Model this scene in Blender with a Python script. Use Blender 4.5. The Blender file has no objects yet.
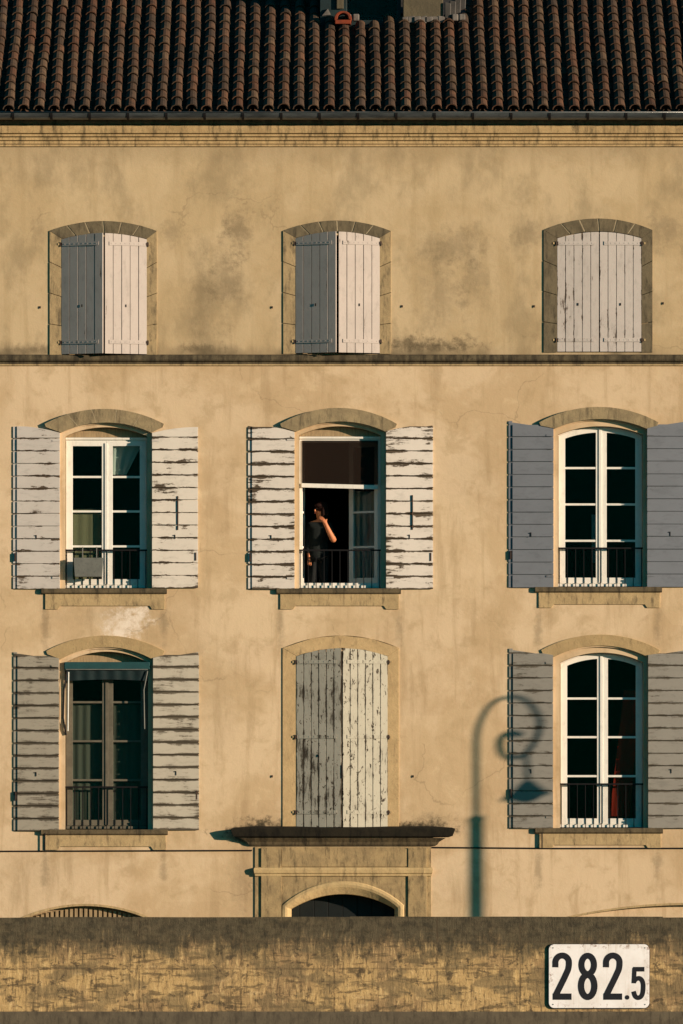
import bpy, bmesh, math, random
from mathutils import Vector, Matrix
from mathutils.geometry import tessellate_polygon
random.seed(7)
R = math.radians
scene = bpy.context.scene
COL = scene.collection

# ------------------------------------------------------------------ survey
# The facade was measured from the photograph at 66 px per metre; the camera stands
# 150 m off on the other bank, 2.4 m above the street.
S, CXP, PY0, DIST, ZC = 66.0, 341.5, 1085.0, 150.0, 2.4
def X(p, y=0.0): return (p - CXP) / S * (DIST + y) / DIST
def Z(p, y=0.0):
    z = (PY0 - p) / S
    return ZC + (z - ZC) * (DIST + y) / DIST

SUN_AZ, SUN_EL = 62.0, 9.5          # degrees right of the facade's normal / above the horizon

# ------------------------------------------------------------------ node helpers
class NT:
    def __init__(s, name):
        s.mat = bpy.data.materials.new(name); s.mat.use_nodes = True
        s.t = s.mat.node_tree; s.t.nodes.clear()
        s.out = s.t.nodes.new('ShaderNodeOutputMaterial')
    def n(s, typ, **kw):
        nd = s.t.nodes.new(typ)
        for k, v in kw.items(): setattr(nd, k, v)
        return nd
    def link(s, a, b): s.t.links.new(a, b)
    def put(s, sock, v):
        if isinstance(v, bpy.types.NodeSocket): s.link(v, sock)
        elif v is not None:
            if hasattr(sock.default_value, '__len__') and not isinstance(v, (tuple, list)): v = (v,)*len(sock.default_value)
            if hasattr(sock.default_value, '__len__') and len(sock.default_value) == 4 and len(v) == 3: v = (*v, 1)
            sock.default_value = v
    def math(s, op, a, b=None, c=None, clamp=False):
        nd = s.n('ShaderNodeMath', operation=op, use_clamp=clamp)
        s.put(nd.inputs[0], a)
        if b is not None: s.put(nd.inputs[1], b)
        if c is not None: s.put(nd.inputs[2], c)
        return nd.outputs[0]
    def coords(s, rnd=False):
        o = s.n('ShaderNodeTexCoord').outputs['Object']
        if rnd:
            oi = s.n('ShaderNodeObjectInfo').outputs['Random']
            v = s.n('ShaderNodeVectorMath', operation='ADD'); s.link(o, v.inputs[0])
            s.link(s.math('MULTIPLY', oi, 90.0), v.inputs[1]); return o, v.outputs[0]
        return o
    def scaled(s, co, sc, loc=(0, 0, 0)):
        m = s.n('ShaderNodeMapping'); s.link(co, m.inputs[0]); m.inputs['Scale'].default_value = sc
        m.inputs['Location'].default_value = loc
        return m.outputs[0]
    def noise(s, co, scale, detail=6, rough=.6, dist=0.0):
        nd = s.n('ShaderNodeTexNoise'); s.link(co, nd.inputs['Vector'])
        nd.inputs['Scale'].default_value = scale; nd.inputs['Detail'].default_value = detail
        nd.inputs['Roughness'].default_value = rough; nd.inputs['Distortion'].default_value = dist
        return nd.outputs['Fac']
    def ramp(s, v, lo, hi, smooth=True):
        nd = s.n('ShaderNodeMapRange'); nd.interpolation_type = 'SMOOTHSTEP' if smooth else 'LINEAR'
        s.put(nd.inputs[0], v); s.put(nd.inputs[1], lo); s.put(nd.inputs[2], hi)
        return nd.outputs[0]
    def mix(s, f, a, b, mode='MIX'):
        nd = s.n('ShaderNodeMix', data_type='RGBA', blend_type=mode)
        s.put(nd.inputs[0], f); s.put(nd.inputs[6], a); s.put(nd.inputs[7], b)
        return nd.outputs[2]
    def xyz(s, co):
        nd = s.n('ShaderNodeSeparateXYZ'); s.link(co, nd.inputs[0]); return nd.outputs
    def finish(s, col, rough=.85, bump=None, bstr=.3, bdist=.01, spec=.3, metal=0.0):
        p = s.n('ShaderNodeBsdfPrincipled'); s.put(p.inputs['Base Color'], col); s.put(p.inputs['Roughness'], rough)
        p.inputs['Specular IOR Level'].default_value = spec; p.inputs['Metallic'].default_value = metal
        if bump is not None:
            b = s.n('ShaderNodeBump'); b.inputs['Strength'].default_value = bstr; b.inputs['Distance'].default_value = bdist
            s.link(bump, b.inputs['Height']); s.link(b.outputs[0], p.inputs['Normal'])
        s.link(p.outputs[0], s.out.inputs[0]); return s.mat

def simple(name, col, col2=None, scale=8, rough=.7, bstr=.15, spec=.3, metal=0.0, stretch=(1, 1, 1), bdist=.004):
    m = NT(name); o, c = m.coords(True)
    c = m.scaled(c, stretch)
    f = m.noise(c, scale, 6, .65); f2 = m.noise(c, scale*6, 3, .6)
    col2 = col2 or tuple(x*.6 for x in col)
    k = m.mix(m.ramp(f, .35, .7), col, col2)
    k = m.mix(m.ramp(f2, .55, .8), k, tuple(x*.7 for x in col2))
    return m.finish(k, rough, f2, bstr, bdist, spec, metal)

# ------------------------------------------------------------------ materials
def blotch(m, x, y, z, cx, cz, rx, rz, nz, nf, amt=.35):
    a = m.math('DIVIDE', m.math('SUBTRACT', x, cx), rx); b = m.math('DIVIDE', m.math('SUBTRACT', z, cz), rz)
    d = m.math('SQRT', m.math('ADD', m.math('MULTIPLY', a, a), m.math('MULTIPLY', b, b)))
    d = m.math('ADD', d, m.math('MULTIPLY', m.math('SUBTRACT', nz, .5), 3.2))
    d = m.math('ADD', d, m.math('MULTIPLY', m.math('SUBTRACT', nf, .5), 2.4))
    return m.math('MULTIPLY', m.ramp(d, 1.2, -.1), amt)

def make_plaster():
    m = NT('lime_plaster'); co = m.coords(); x, y, z = m.xyz(co)
    big = m.noise(co, .55, 7, .62, .4); mid = m.noise(co, 2.6, 8, .68, .3); fine = m.noise(co, 22, 6, .7)
    streak = m.noise(m.scaled(co, (2.4, 1, .28)), 1.6, 7, .65, .2)
    speck = m.noise(co, 9, 5, .75)
    col = m.mix(m.ramp(big, .42, .58), (.57, .438, .288), (.468, .342, .205))
    col = m.mix(m.math('MULTIPLY', m.ramp(mid, .5, .66), .5), col, (.36, .26, .145))
    col = m.mix(m.math('MULTIPLY', m.ramp(mid, .46, .34), .4), col, (.60, .465, .295))
    col = m.mix(m.math('MULTIPLY', m.ramp(streak, .50, .66), .5), col, (.34, .24, .135))
    # faint rectangular repairs in the render
    br = m.n('ShaderNodeTexVoronoi', feature='F1', distance='CHEBYCHEV'); m.link(m.scaled(co, (.75, 1, .55), (3, 0, 1)), br.inputs['Vector'])
    br.inputs['Scale'].default_value = 1.0
    pv = m.xyz(br.outputs['Color'])[0]
    col = m.mix(m.math('MULTIPLY', m.ramp(pv, .62, .7), .13), col, (.40, .29, .165))
    col = m.mix(m.math('MULTIPLY', m.ramp(pv, .3, .22), .13), col, (.60, .47, .29))
    # the top storey is a greyer, dirtier coat
    up = m.ramp(z, 11.0, 11.04)
    col = m.mix(m.math('MULTIPLY', up, .5), col, (.39, .302, .168))
    gm = m.noise(m.scaled(co, (1.3, 1, .8), (4, 0, 2)), 1.1, 8, .66, .0)
    col = m.mix(m.math('MULTIPLY', m.math('MULTIPLY', m.ramp(gm, .46, .66), up), .45), col, (.19, .148, .085))
    # weather stains above the ledges and under the cornice
    def band(z0, h, amt, thick=1.0):
        d = m.math('SUBTRACT', z, z0)
        above = m.ramp(d, m.math('ADD', m.math('MULTIPLY', streak, h*2.0), -h*.35), -.01)
        on = m.math('GREATER_THAN', d, -.02)
        return m.math('MULTIPLY', m.math('MULTIPLY', above, on), amt)
    grime = (.085, .068, .042)
    wide = m.ramp(m.noise(m.scaled(co, (.5, 1, .1)), 1.0, 4, .6), .42, .62)
    col = m.mix(m.math('MULTIPLY', band(Z(355), .30, 1.0), m.math('ADD', m.math('MULTIPLY', wide, .85), .15)), col, grime)
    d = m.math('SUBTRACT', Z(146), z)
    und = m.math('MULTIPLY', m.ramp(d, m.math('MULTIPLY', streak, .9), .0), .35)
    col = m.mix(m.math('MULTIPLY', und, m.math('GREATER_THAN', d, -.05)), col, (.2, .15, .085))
    for px, py, rx, ry, a in [(238, 228, 16, 34, .55), (226, 285, 18, 45, .45), (200, 300, 14, 60, .3), (455, 245, 40, 22, .4), (440, 300, 30, 40, .3),
                              (475, 285, 22, 30, .3), (425, 346, 62, 9, 1.0), (205, 350, 30, 6, .8), (668, 232, 26, 22, .4), (532, 234, 18, 14, .35), (35, 350, 40, 7, .7),
                              (40, 230, 14, 20, .3), (172, 232, 20, 16, .35), (335, 826, 95, 10, .85), (265, 832, 30, 18, .5), (430, 826, 30, 14, .6),
                              (400, 560, 40, 60, .14), (215, 700, 30, 80, .12), (470, 480, 40, 60, .10), (110, 615, 60, 18, .2),
                              (240, 880, 14, 40, .3), (470, 890, 60, 30, .12), (30, 870, 60, 40, .15)]:
        col = m.mix(blotch(m, x, y, z, X(px), Z(py), rx/S, ry/S, mid, speck, a), col, (.12, .092, .055))
    for px, py, rx, ry in [(300, 827, 70, 9), (400, 827, 50, 8), (250, 829, 30, 12), (345, 829, 100, 6)]:
        col = m.mix(blotch(m, x, y, z, X(px), Z(py), rx/S, ry/S, mid, speck, .95), col, (.04, .033, .02))
    # pale patch of fresh filler over the lower left window
    for px, py, rx, ry in [(128, 622, 24, 20), (118, 634, 16, 9), (141, 612, 12, 10)]:
        col = m.mix(blotch(m, x, y, z, X(px), Z(py), rx/S, ry/S, mid, speck, .95), col, (.70, .61, .51))
    for w_ in (60, 295, 553.5):
        for e_ in (-15, 95+9):
            for yy in (612, 853):
                col = m.mix(blotch(m, x, y, z, X(w_+e_), Z(yy+14), 5/S, 26/S, mid, speck, .45), col, (.16, .12, .07))
    ve = m.n('ShaderNodeTexVoronoi', feature='DISTANCE_TO_EDGE'); ve.inputs['Scale'].default_value = .42
    wv = m.n('ShaderNodeVectorMath', operation='ADD'); m.link(co, wv.inputs[0])
    tn = m.n('ShaderNodeTexNoise'); m.link(co, tn.inputs['Vector']); tn.inputs['Scale'].default_value = 1.4; tn.inputs['Detail'].default_value = 7; m.link(tn.outputs['Color'], wv.inputs[1]); m.link(wv.outputs[0], ve.inputs['Vector'])
    cr = m.math('MULTIPLY', m.ramp(ve.outputs['Distance'], .006, .001), m.ramp(big, .52, .6))
    col = m.mix(m.math('MULTIPLY', cr, .3), col, (.15, .11, .065))
    # scattered specks and pock marks
    col = m.mix(m.math('MULTIPLY', m.ramp(speck, .70, .78), .45), col, (.2, .14, .08))
    h = m.math('ADD', m.math('MULTIPLY', mid, .6), m.math('MULTIPLY', fine, .25))
    return m.finish(col, .93, h, .45, .02, .15)

def make_stone(name, c1, c2, dirt, amount=.5):
    m = NT(name); co = m.coords()
    a = m.noise(co, 3.5, 8, .7, .4); b = m.noise(co, 16, 6, .72); c = m.noise(m.scaled(co, (4, 1, .9)), 3, 7, .7)
    col = m.mix(m.ramp(a, .35, .68), c1, c2)
    col = m.mix(m.math('MULTIPLY', m.ramp(c, .62-.3*amount, .8-.2*amount), .85), col, dirt)
    col = m.mix(m.math('MULTIPLY', m.ramp(b, .58, .75), .6), col, tuple(v*.8 for v in dirt))
    h = m.math('ADD', a, m.math('MULTIPLY', b, .6))
    return m.finish(col, .92, h, .45, .02, .15)

def make_paint(name, paint, wood, peel, pitch, vertical=False, shade=.0, edge=.35, fleck=.0, soft=.045):
    """old oil paint on boards: peels along the board edges and in long flakes"""
    m = NT(name); o, c = m.coords(True); x, y, z = m.xyz(o)
    st = (16, 4, 2.2) if vertical else (2.2, 4, 17)
    a = m.noise(m.scaled(c, st), 1.6, 8, .72, .5)
    b = m.noise(c, 2.2, 4, .6, .3)
    f = m.noise(c, 42, 5, .7)
    bits = m.noise(m.scaled(c, (1.6, 1, .8) if vertical else (.8, 1, 1.6)), 11, 5, .7, .6)
    t = m.math('FRACT', m.math('DIVIDE', x if vertical else z, pitch))
    e = m.math('POWER', m.math('MULTIPLY', m.math('ABSOLUTE', m.math('SUBTRACT', t, .5)), 2.0), 5.0)
    v = m.math('ADD', m.math('ADD', m.math('MULTIPLY', a, .85), m.math('MULTIPLY', m.math('SUBTRACT', b, .5), .7)), m.math('MULTIPLY', e, edge*.45))
    v = m.math('ADD', v, m.math('MULTIPLY', m.math('SUBTRACT', f, .5), .12))
    k = m.ramp(v, .805-peel-soft*.75, .805-peel+soft*.75)
    if fleck: k = m.math('MAXIMUM', k, m.ramp(bits, .74-fleck, .78-fleck))
    sm = m.noise(m.scaled(c, (3, 1, 1.2) if vertical else (1.2, 1, 3)), 4, 6, .7, .4)
    p = m.mix(m.math('MULTIPLY', m.ramp(b, .4, .65), .3), paint, tuple(q*.78 for q in paint))
    p = m.mix(m.math('MULTIPLY', m.ramp(f, .5, .8), .25), p, tuple(q*.72 for q in paint))
    p = m.mix(m.math('MULTIPLY', m.ramp(sm, .5, .68), .4), p, tuple(q*.62 for q in paint))
    grain = m.noise(m.scaled(c, (60, 4, 3) if vertical else (3, 4, 60)), 1.5, 6, .7)
    w = m.mix(m.ramp(grain, .3, .7), wood, tuple(q*.4 for q in wood))
    col = m.mix(k, p, w)
    h = m.math('ADD', m.math('MULTIPLY', k, -.6), m.math('MULTIPLY', f, .3))
    return m.finish(col, .72, h, .3, .004, .25)

def make_tiles():
    m = NT('canal_tile_clay'); co = m.coords()
    at = m.n('ShaderNodeAttribute', attribute_name='tint').outputs['Color']
    a = m.noise(co, 5, 7, .7); b = m.noise(co, 26, 5, .7); g = m.noise(co, .9, 5, .6)
    col = m.mix(m.math('MULTIPLY', m.ramp(a, .42, .66), .65), at, (.030, .024, .018))
    col = m.mix(m.math('MULTIPLY', m.ramp(b, .58, .74), .55), col, (.085, .070, .042))
    col = m.mix(m.math('MULTIPLY', m.ramp(g, .45, .7), .45), col, (.022, .019, .015))
    return m.finish(col, .95, b, .5, .01, .1)

def make_quay():
    m = NT('quay_masonry'); co = m.coords(); x, y, z = m.xyz(co)
    ver = m.noise(m.scaled(co, (11, 1, 2.6)), 1.4, 6, .7, .15); hor = m.noise(m.scaled(co, (1.6, 1, 8)), 1.4, 6, .68, .2)
    big = m.noise(co, 1.0, 4, .6); fine = m.noise(co, 20, 6, .75); mid = m.noise(m.scaled(co, (1, 1, 1.3)), 5.5, 7, .72, .2)
    block = m.noise(m.scaled(co, (1.2, 1, 2.2)), 1.6, 3, .5, .5)
    col = m.mix(m.ramp(big, .42, .58), (.43, .295, .135), (.28, .19, .098))
    col = m.mix(m.math('MULTIPLY', m.ramp(ver, .53, .63), .65), col, (.58, .42, .205))
    col = m.mix(m.math('MULTIPLY', m.ramp(ver, .48, .38), .75), col, (.11, .08, .045))
    col = m.mix(m.math('MULTIPLY', m.ramp(hor, .52, .60), .78), col, (.10, .074, .043))
    col = m.mix(m.math('MULTIPLY', m.ramp(hor, .42, .34), .45), col, (.58, .43, .23))
    col = m.mix(m.math('MULTIPLY', m.ramp(block, .48, .56), .62), col, (.15, .115, .065))
    col = m.mix(m.math('MULTIPLY', m.ramp(mid, .54, .62), .8), col, (.06, .046, .032))
    col = m.mix(m.math('MULTIPLY', m.ramp(fine, .55, .68), .45), col, (.07, .053, .035))
    # bands of lichen: dark along the top courses
    dz = m.math('SUBTRACT', Z(917, -12), z)
    q = m.math('ADD', m.math('ADD', dz, m.math('MULTIPLY', m.math('SUBTRACT', big, .5), .9)), m.math('MULTIPLY', m.math('SUBTRACT', ver, .5), .6))
    top = m.ramp(m.math('ADD', q, m.math('MULTIPLY', m.math('SUBTRACT', hor, .5), .5)), .64, .28)
    col = m.mix(m.math('MULTIPLY', top, .94), col, m.mix(m.ramp(mid, .4, .6), (.082, .070, .046), (.045, .040, .028)))
    # course joints and wide vertical joints
    def joint(v, at, w): return m.ramp(m.math('ABSOLUTE', m.math('SUBTRACT', m.math('ADD', v, m.math('MULTIPLY', m.math('SUBTRACT', mid, .5), .05)), at)), w, w*.3)
    j = None
    for px in (26, 139, 241, 334, 437, 520, 602):
        q = joint(x, X(px, -12), .018); j = q if j is None else m.math('MAXIMUM', j, q)
    jz = joint(dz, .34, .02)
    jz2 = m.math('MULTIPLY', joint(dz, .72, .02), .6)
    j = m.math('MAXIMUM', m.math('MULTIPLY', j, .75), m.math('MAXIMUM', m.math('MULTIPLY', jz, .5), jz2))
    col = m.mix(m.math('MULTIPLY', j, m.ramp(mid, .62, .4)), col, (.07, .05, .032))
    h = m.math('ADD', m.math('ADD', m.math('MULTIPLY', ver, .8), m.math('MULTIPLY', mid, .7)), m.math('MULTIPLY', fine, .35))
    return m.finish(col, .95, h, .5, .03, .1)

def make_glass():
    m = NT('window_glass')
    tr = m.n('ShaderNodeBsdfTransparent'); tr.inputs[0].default_value = (.82, .88, .86, 1)
    gl = m.n('ShaderNodeBsdfGlossy'); gl.inputs['Color'].default_value = (.9, .95, 1, 1); gl.inputs['Roughness'].default_value = .03
    co = m.coords(); b = m.n('ShaderNodeBump'); b.inputs['Strength'].default_value = .08; b.inputs['Distance'].default_value = .02
    m.link(m.noise(co, 3, 2, .5), b.inputs['Height']); m.link(b.outputs[0], gl.inputs['Normal'])
    lw = m.n('ShaderNodeLayerWeight'); lw.inputs[0].default_value = .5
    fr = m.math('ADD', m.math('MULTIPLY', m.math('POWER', lw.outputs['Facing'], 4.0), .35), .005)
    mx = m.n('ShaderNodeMixShader'); m.link(fr, mx.inputs[0]); m.link(tr.outputs[0], mx.inputs[1]); m.link(gl.outputs[0], mx.inputs[2])
    m.link(mx.outputs[0], m.out.inputs[0]); return m.mat

def make_screen():
    m = NT('blind_mesh')
    tr = m.n('ShaderNodeBsdfTransparent'); df = m.n('ShaderNodeBsdfDiffuse'); df.inputs[0].default_value = (.020, .014, .011, 1)
    mx = m.n('ShaderNodeMixShader'); mx.inputs[0].default_value = .62
    m.link(tr.outputs[0], mx.inputs[1]); m.link(df.outputs[0], mx.inputs[2]); m.link(mx.outputs[0], m.out.inputs[0]); return m.mat

def make_sheer(name, col, op):
    m = NT(name); co = m.coords()
    w = m.noise(m.scaled(co, (60, 1, 60)), 2, 2)
    tr = m.n('ShaderNodeBsdfTransparent'); df = m.n('ShaderNodeBsdfDiffuse')
    m.put(df.inputs[0], m.mix(m.ramp(w, .3, .7), col, tuple(v*.8 for v in col)))
    tl = m.n('ShaderNodeBsdfTranslucent'); tl.inputs[0].default_value = (*col, 1)
    m1 = m.n('ShaderNodeMixShader'); m1.inputs[0].default_value = .3; m.link(df.outputs[0], m1.inputs[1]); m.link(tl.outputs[0], m1.inputs[2])
    mx = m.n('ShaderNodeMixShader'); mx.inputs[0].default_value = op
    m.link(tr.outputs[0], mx.inputs[1]); m.link(m1.outputs[0], mx.inputs[2]); m.link(mx.outputs[0], m.out.inputs[0]); return m.mat

def make_water():
    m = NT('river_water'); co = m.coords()
    a = m.noise(m.scaled(co, (1, .5, 1)), .8, 5, .6)
    return m.finish((.03, .045, .04), .12, a, .6, .2, .5)

M = {}
M['plaster'] = make_plaster()
M['stone_grey'] = make_stone('grey_stone', (.30, .235, .135), (.21, .165, .098), (.085, .068, .044), .55)
M['stone_dark'] = make_stone('dark_grey_stone', (.150, .122, .076), (.105, .086, .055), (.05, .042, .028), .5)
M['stone_tan'] = make_stone('tan_stone', (.47, .34, .18), (.38, .27, .14), (.16, .12, .07), .25)
M['stone_hood'] = make_stone('ochre_hood_stone', (.385, .28, .145), (.32, .23, .118), (.14, .105, .06), .3)
M['stone_jamb'] = make_stone('jamb_stone', (.37, .275, .15), (.28, .21, .115), (.10, .08, .05), .5)
M['stone_door'] = make_stone('door_stone', (.36, .265, .137), (.25, .185, .10), (.08, .062, .038), .5)
M['stone_ledge'] = make_stone('grimy_ledge_stone', (.12, .092, .052), (.07, .055, .034), (.02, .017, .012), .6)
M['stone_roll'] = make_stone('archivolt_stone', (.50, .37, .19), (.38, .28, .145), (.13, .10, .06), .3)
M['stone_black'] = make_stone('lichen_stone', (.020, .017, .011), (.011, .010, .007), (.005, .0045, .004), .5)
M['stone_sill'] = make_stone('sill_stone', (.42, .31, .165), (.32, .235, .125), (.10, .078, .048), .45)
M['string'] = make_stone('string_course_stone', (.125, .10, .06), (.065, .053, .034), (.025, .021, .015), .75)
M['sill_dark'] = make_stone('dark_sill_stone', (.13, .10, .058), (.08, .063, .038), (.03, .025, .017), .5)
M['cornice'] = make_stone('cornice_stone', (.47, .335, .17), (.36, .25, .125), (.10, .078, .045), .5)
M['mortar'] = simple('pale_mortar', (.34, .28, .18), (.25, .2, .13), 10, .95)
M['white'] = make_paint('white_frame_paint', (.70, .68, .62), (.35, .29, .2), .02, .9, True)
M['dull'] = simple('screen_dimmed_paint', (.12, .107, .077), (.085, .075, .054), 6, .7)  # dimming by an insect screen in front is put into the frame colour
M['w_left'] = make_paint('peeling_white_paint', (.48, .445, .41), (.10, .07, .045), .215, .19, edge=.5)
M['w_right'] = make_paint('flaking_white_paint', (.57, .525, .46), (.09, .065, .042), .235, .19, edge=.55)
M['w_heavy'] = make_paint('badly_peeling_white_paint', (.60, .55, .49), (.095, .07, .045), .262, .19, edge=.8)
M['w_grey'] = make_paint('grey_weathered_paint', (.29, .265, .215), (.095, .078, .055), .262, .19, edge=1.1, fleck=.05, soft=.13)
M['w_grey_pale'] = make_paint('pale_weathered_paint', (.41, .375, .305), (.11, .09, .062), .25, .19, edge=1.2, fleck=.05, soft=.12)
M['bluegrey'] = make_paint('blue_grey_paint', (.145, .160, .185), (.10, .095, .095), .13, .19, edge=.25)
M['greengrey'] = make_paint('green_grey_paint', (.225, .215, .19), (.10, .085, .062), .20, .19, edge=.8, fleck=.04, soft=.12)
M['v_white'] = make_paint('white_board_paint', (.40, .355, .325), (.14, .11, .085), .14, .128, True, edge=.3)
M['v_grey'] = make_paint('grey_board_paint', (.31, .285, .285), (.12, .105, .095), .12, .128, True, edge=.2)
M['v_soft'] = make_paint('chalky_board_paint', (.45, .41, .38), (.13, .10, .08), .20, .128, True, edge=.4)
M['v_flaked'] = make_paint('flaked_board_paint', (.41, .39, .315), (.055, .042, .028), .23, .117, True, edge=.5, fleck=.16, soft=.09)
M['v_bare'] = make_paint('flaked_grey_board_paint', (.40, .375, .31), (.075, .06, .042), .25, .117, True, edge=.6, fleck=.15, soft=.12)
M['iron'] = simple('black_iron', (.006, .006, .007), (.010, .008, .008), 20, .6, .1, .15)
M['rust'] = simple('rusty_iron', (.06, .035, .025), (.03, .02, .016), 20, .8)
M['zinc'] = simple('zinc_gutter', (.10, .11, .112), (.048, .054, .056), 4, .30, spec=.6, metal=.45, stretch=(.6, 1, 3))
M['zincdark'] = simple('old_zinc', (.05, .045, .04), (.03, .028, .025), 4, .6)
M['tiles'] = make_tiles()
M['quay'] = make_quay()
M['coping'] = make_stone('quay_coping', (.10, .078, .048), (.065, .052, .034), (.03, .025, .018), .5)
M['plinth'] = make_stone('quay_plinth', (.115, .095, .065), (.08, .066, .047), (.04, .034, .026), .5)
M['glass'] = make_glass()
M['screen'] = make_screen()
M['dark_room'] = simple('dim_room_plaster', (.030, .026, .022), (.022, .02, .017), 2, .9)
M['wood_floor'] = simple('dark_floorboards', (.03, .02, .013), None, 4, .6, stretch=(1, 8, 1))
M['tan_cloth'] = make_sheer('tan_curtain_cloth', (.30, .25, .155), .97)
M['white_cloth'] = make_sheer('white_curtain_cloth', (.62, .62, .58), .97)
M['sheer'] = make_sheer('grey_net_curtain', (.15, .14, .115), .93)
M['red_cloth'] = make_sheer('red_curtain_cloth', (.32, .028, .016), .98)
M['blue_cloth'] = make_sheer('pale_blue_cloth', (.16, .30, .36), .98)
M['teal_cloth'] = simple('teal_awning_canvas', (.010, .058, .062), (.008, .046, .052), 9, .85)
M['teal_dark'] = simple('dark_teal_paint', (.008, .022, .024), (.006, .014, .016), 6, .6)
M['plastic_grey'] = simple('grey_planter_plastic', (.135, .14, .125), (.10, .105, .095), 7, .6)
def make_enamel():
    m = NT('sign_enamel'); co = m.coords(); x, y, z = m.xyz(co)
    st = m.noise(m.scaled(co, (9, 1, .9)), 1.5, 6, .7); sp = m.noise(co, 14, 5, .75); g = m.noise(co, 2.2, 4, .6)
    col = m.mix(m.ramp(g, .4, .65), (.80, .785, .79), (.71, .68, .665))
    col = m.mix(m.math('MULTIPLY', m.ramp(st, .54, .72), .4), col, (.47, .38, .29))
    e = m.math('MAXIMUM', m.ramp(m.math('ABSOLUTE', x), .60, .70), m.ramp(m.math('ABSOLUTE', z), .33, .45))
    col = m.mix(m.math('MULTIPLY', m.math('MULTIPLY', e, m.ramp(sp, .52, .66)), .8), col, (.20, .095, .045))
    return m.finish(col, .38, g, .2, .01, .5)
M['sign_white'] = make_enamel()
M['sign_black'] = simple('sign_black_paint', (.010, .010, .014), (.014, .014, .018), 6, .5)
M['door'] = simple('dark_green_door_paint', (.003, .006, .006), (.002, .004, .004), 5, .6)
M['oldwood'] = simple('old_brown_boards', (.34, .25, .14), (.22, .16, .09), 5, .85, stretch=(8, 1, 1))
M['lamp_green'] = simple('dark_green_lamp_paint', (.012, .03, .028), (.01, .02, .02), 6, .4)
M['lampglass'] = simple('frosted_bowl', (.6, .6, .55), (.5, .5, .46), 3, .3)
M['asphalt'] = simple('street_asphalt', (.055, .052, .05), (.04, .038, .037), 2, .9)
M['paving'] = simple('pale_paving', (.24, .2, .15), (.18, .15, .11), 2, .9)
M['water'] = make_water()
M['bank'] = simple('bank_gravel', (.16, .14, .10), (.1, .1, .06), .2, .95)
M['chimney'] = make_stone('chimney_render', (.105, .088, .055), (.08, .068, .045), (.07, .06, .04), .4)
M['flash'] = simple('pale_mortar_flashing', (.15, .135, .12), (.08, .072, .065), 9, .9)
M['orange'] = simple('fresh_orange_clay', (.20, .034, .010), (.12, .025, .01), 9, .85)
M['skin'] = simple('skin', (.50, .19, .085), (.46, .165, .075), 12, .55, .03)
M['hair'] = simple('dark_auburn_hair', (.016, .005, .0035), (.010, .0035, .0025), 30, .75, .3, .1)
M['sweater'] = simple('dark_teal_knit', (.006, .010, .010), (.004, .007, .007), 30, .95)
M['trousers'] = simple('black_trousers', (.010, .012, .012), (.007, .008, .009), 20, .95)

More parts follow.
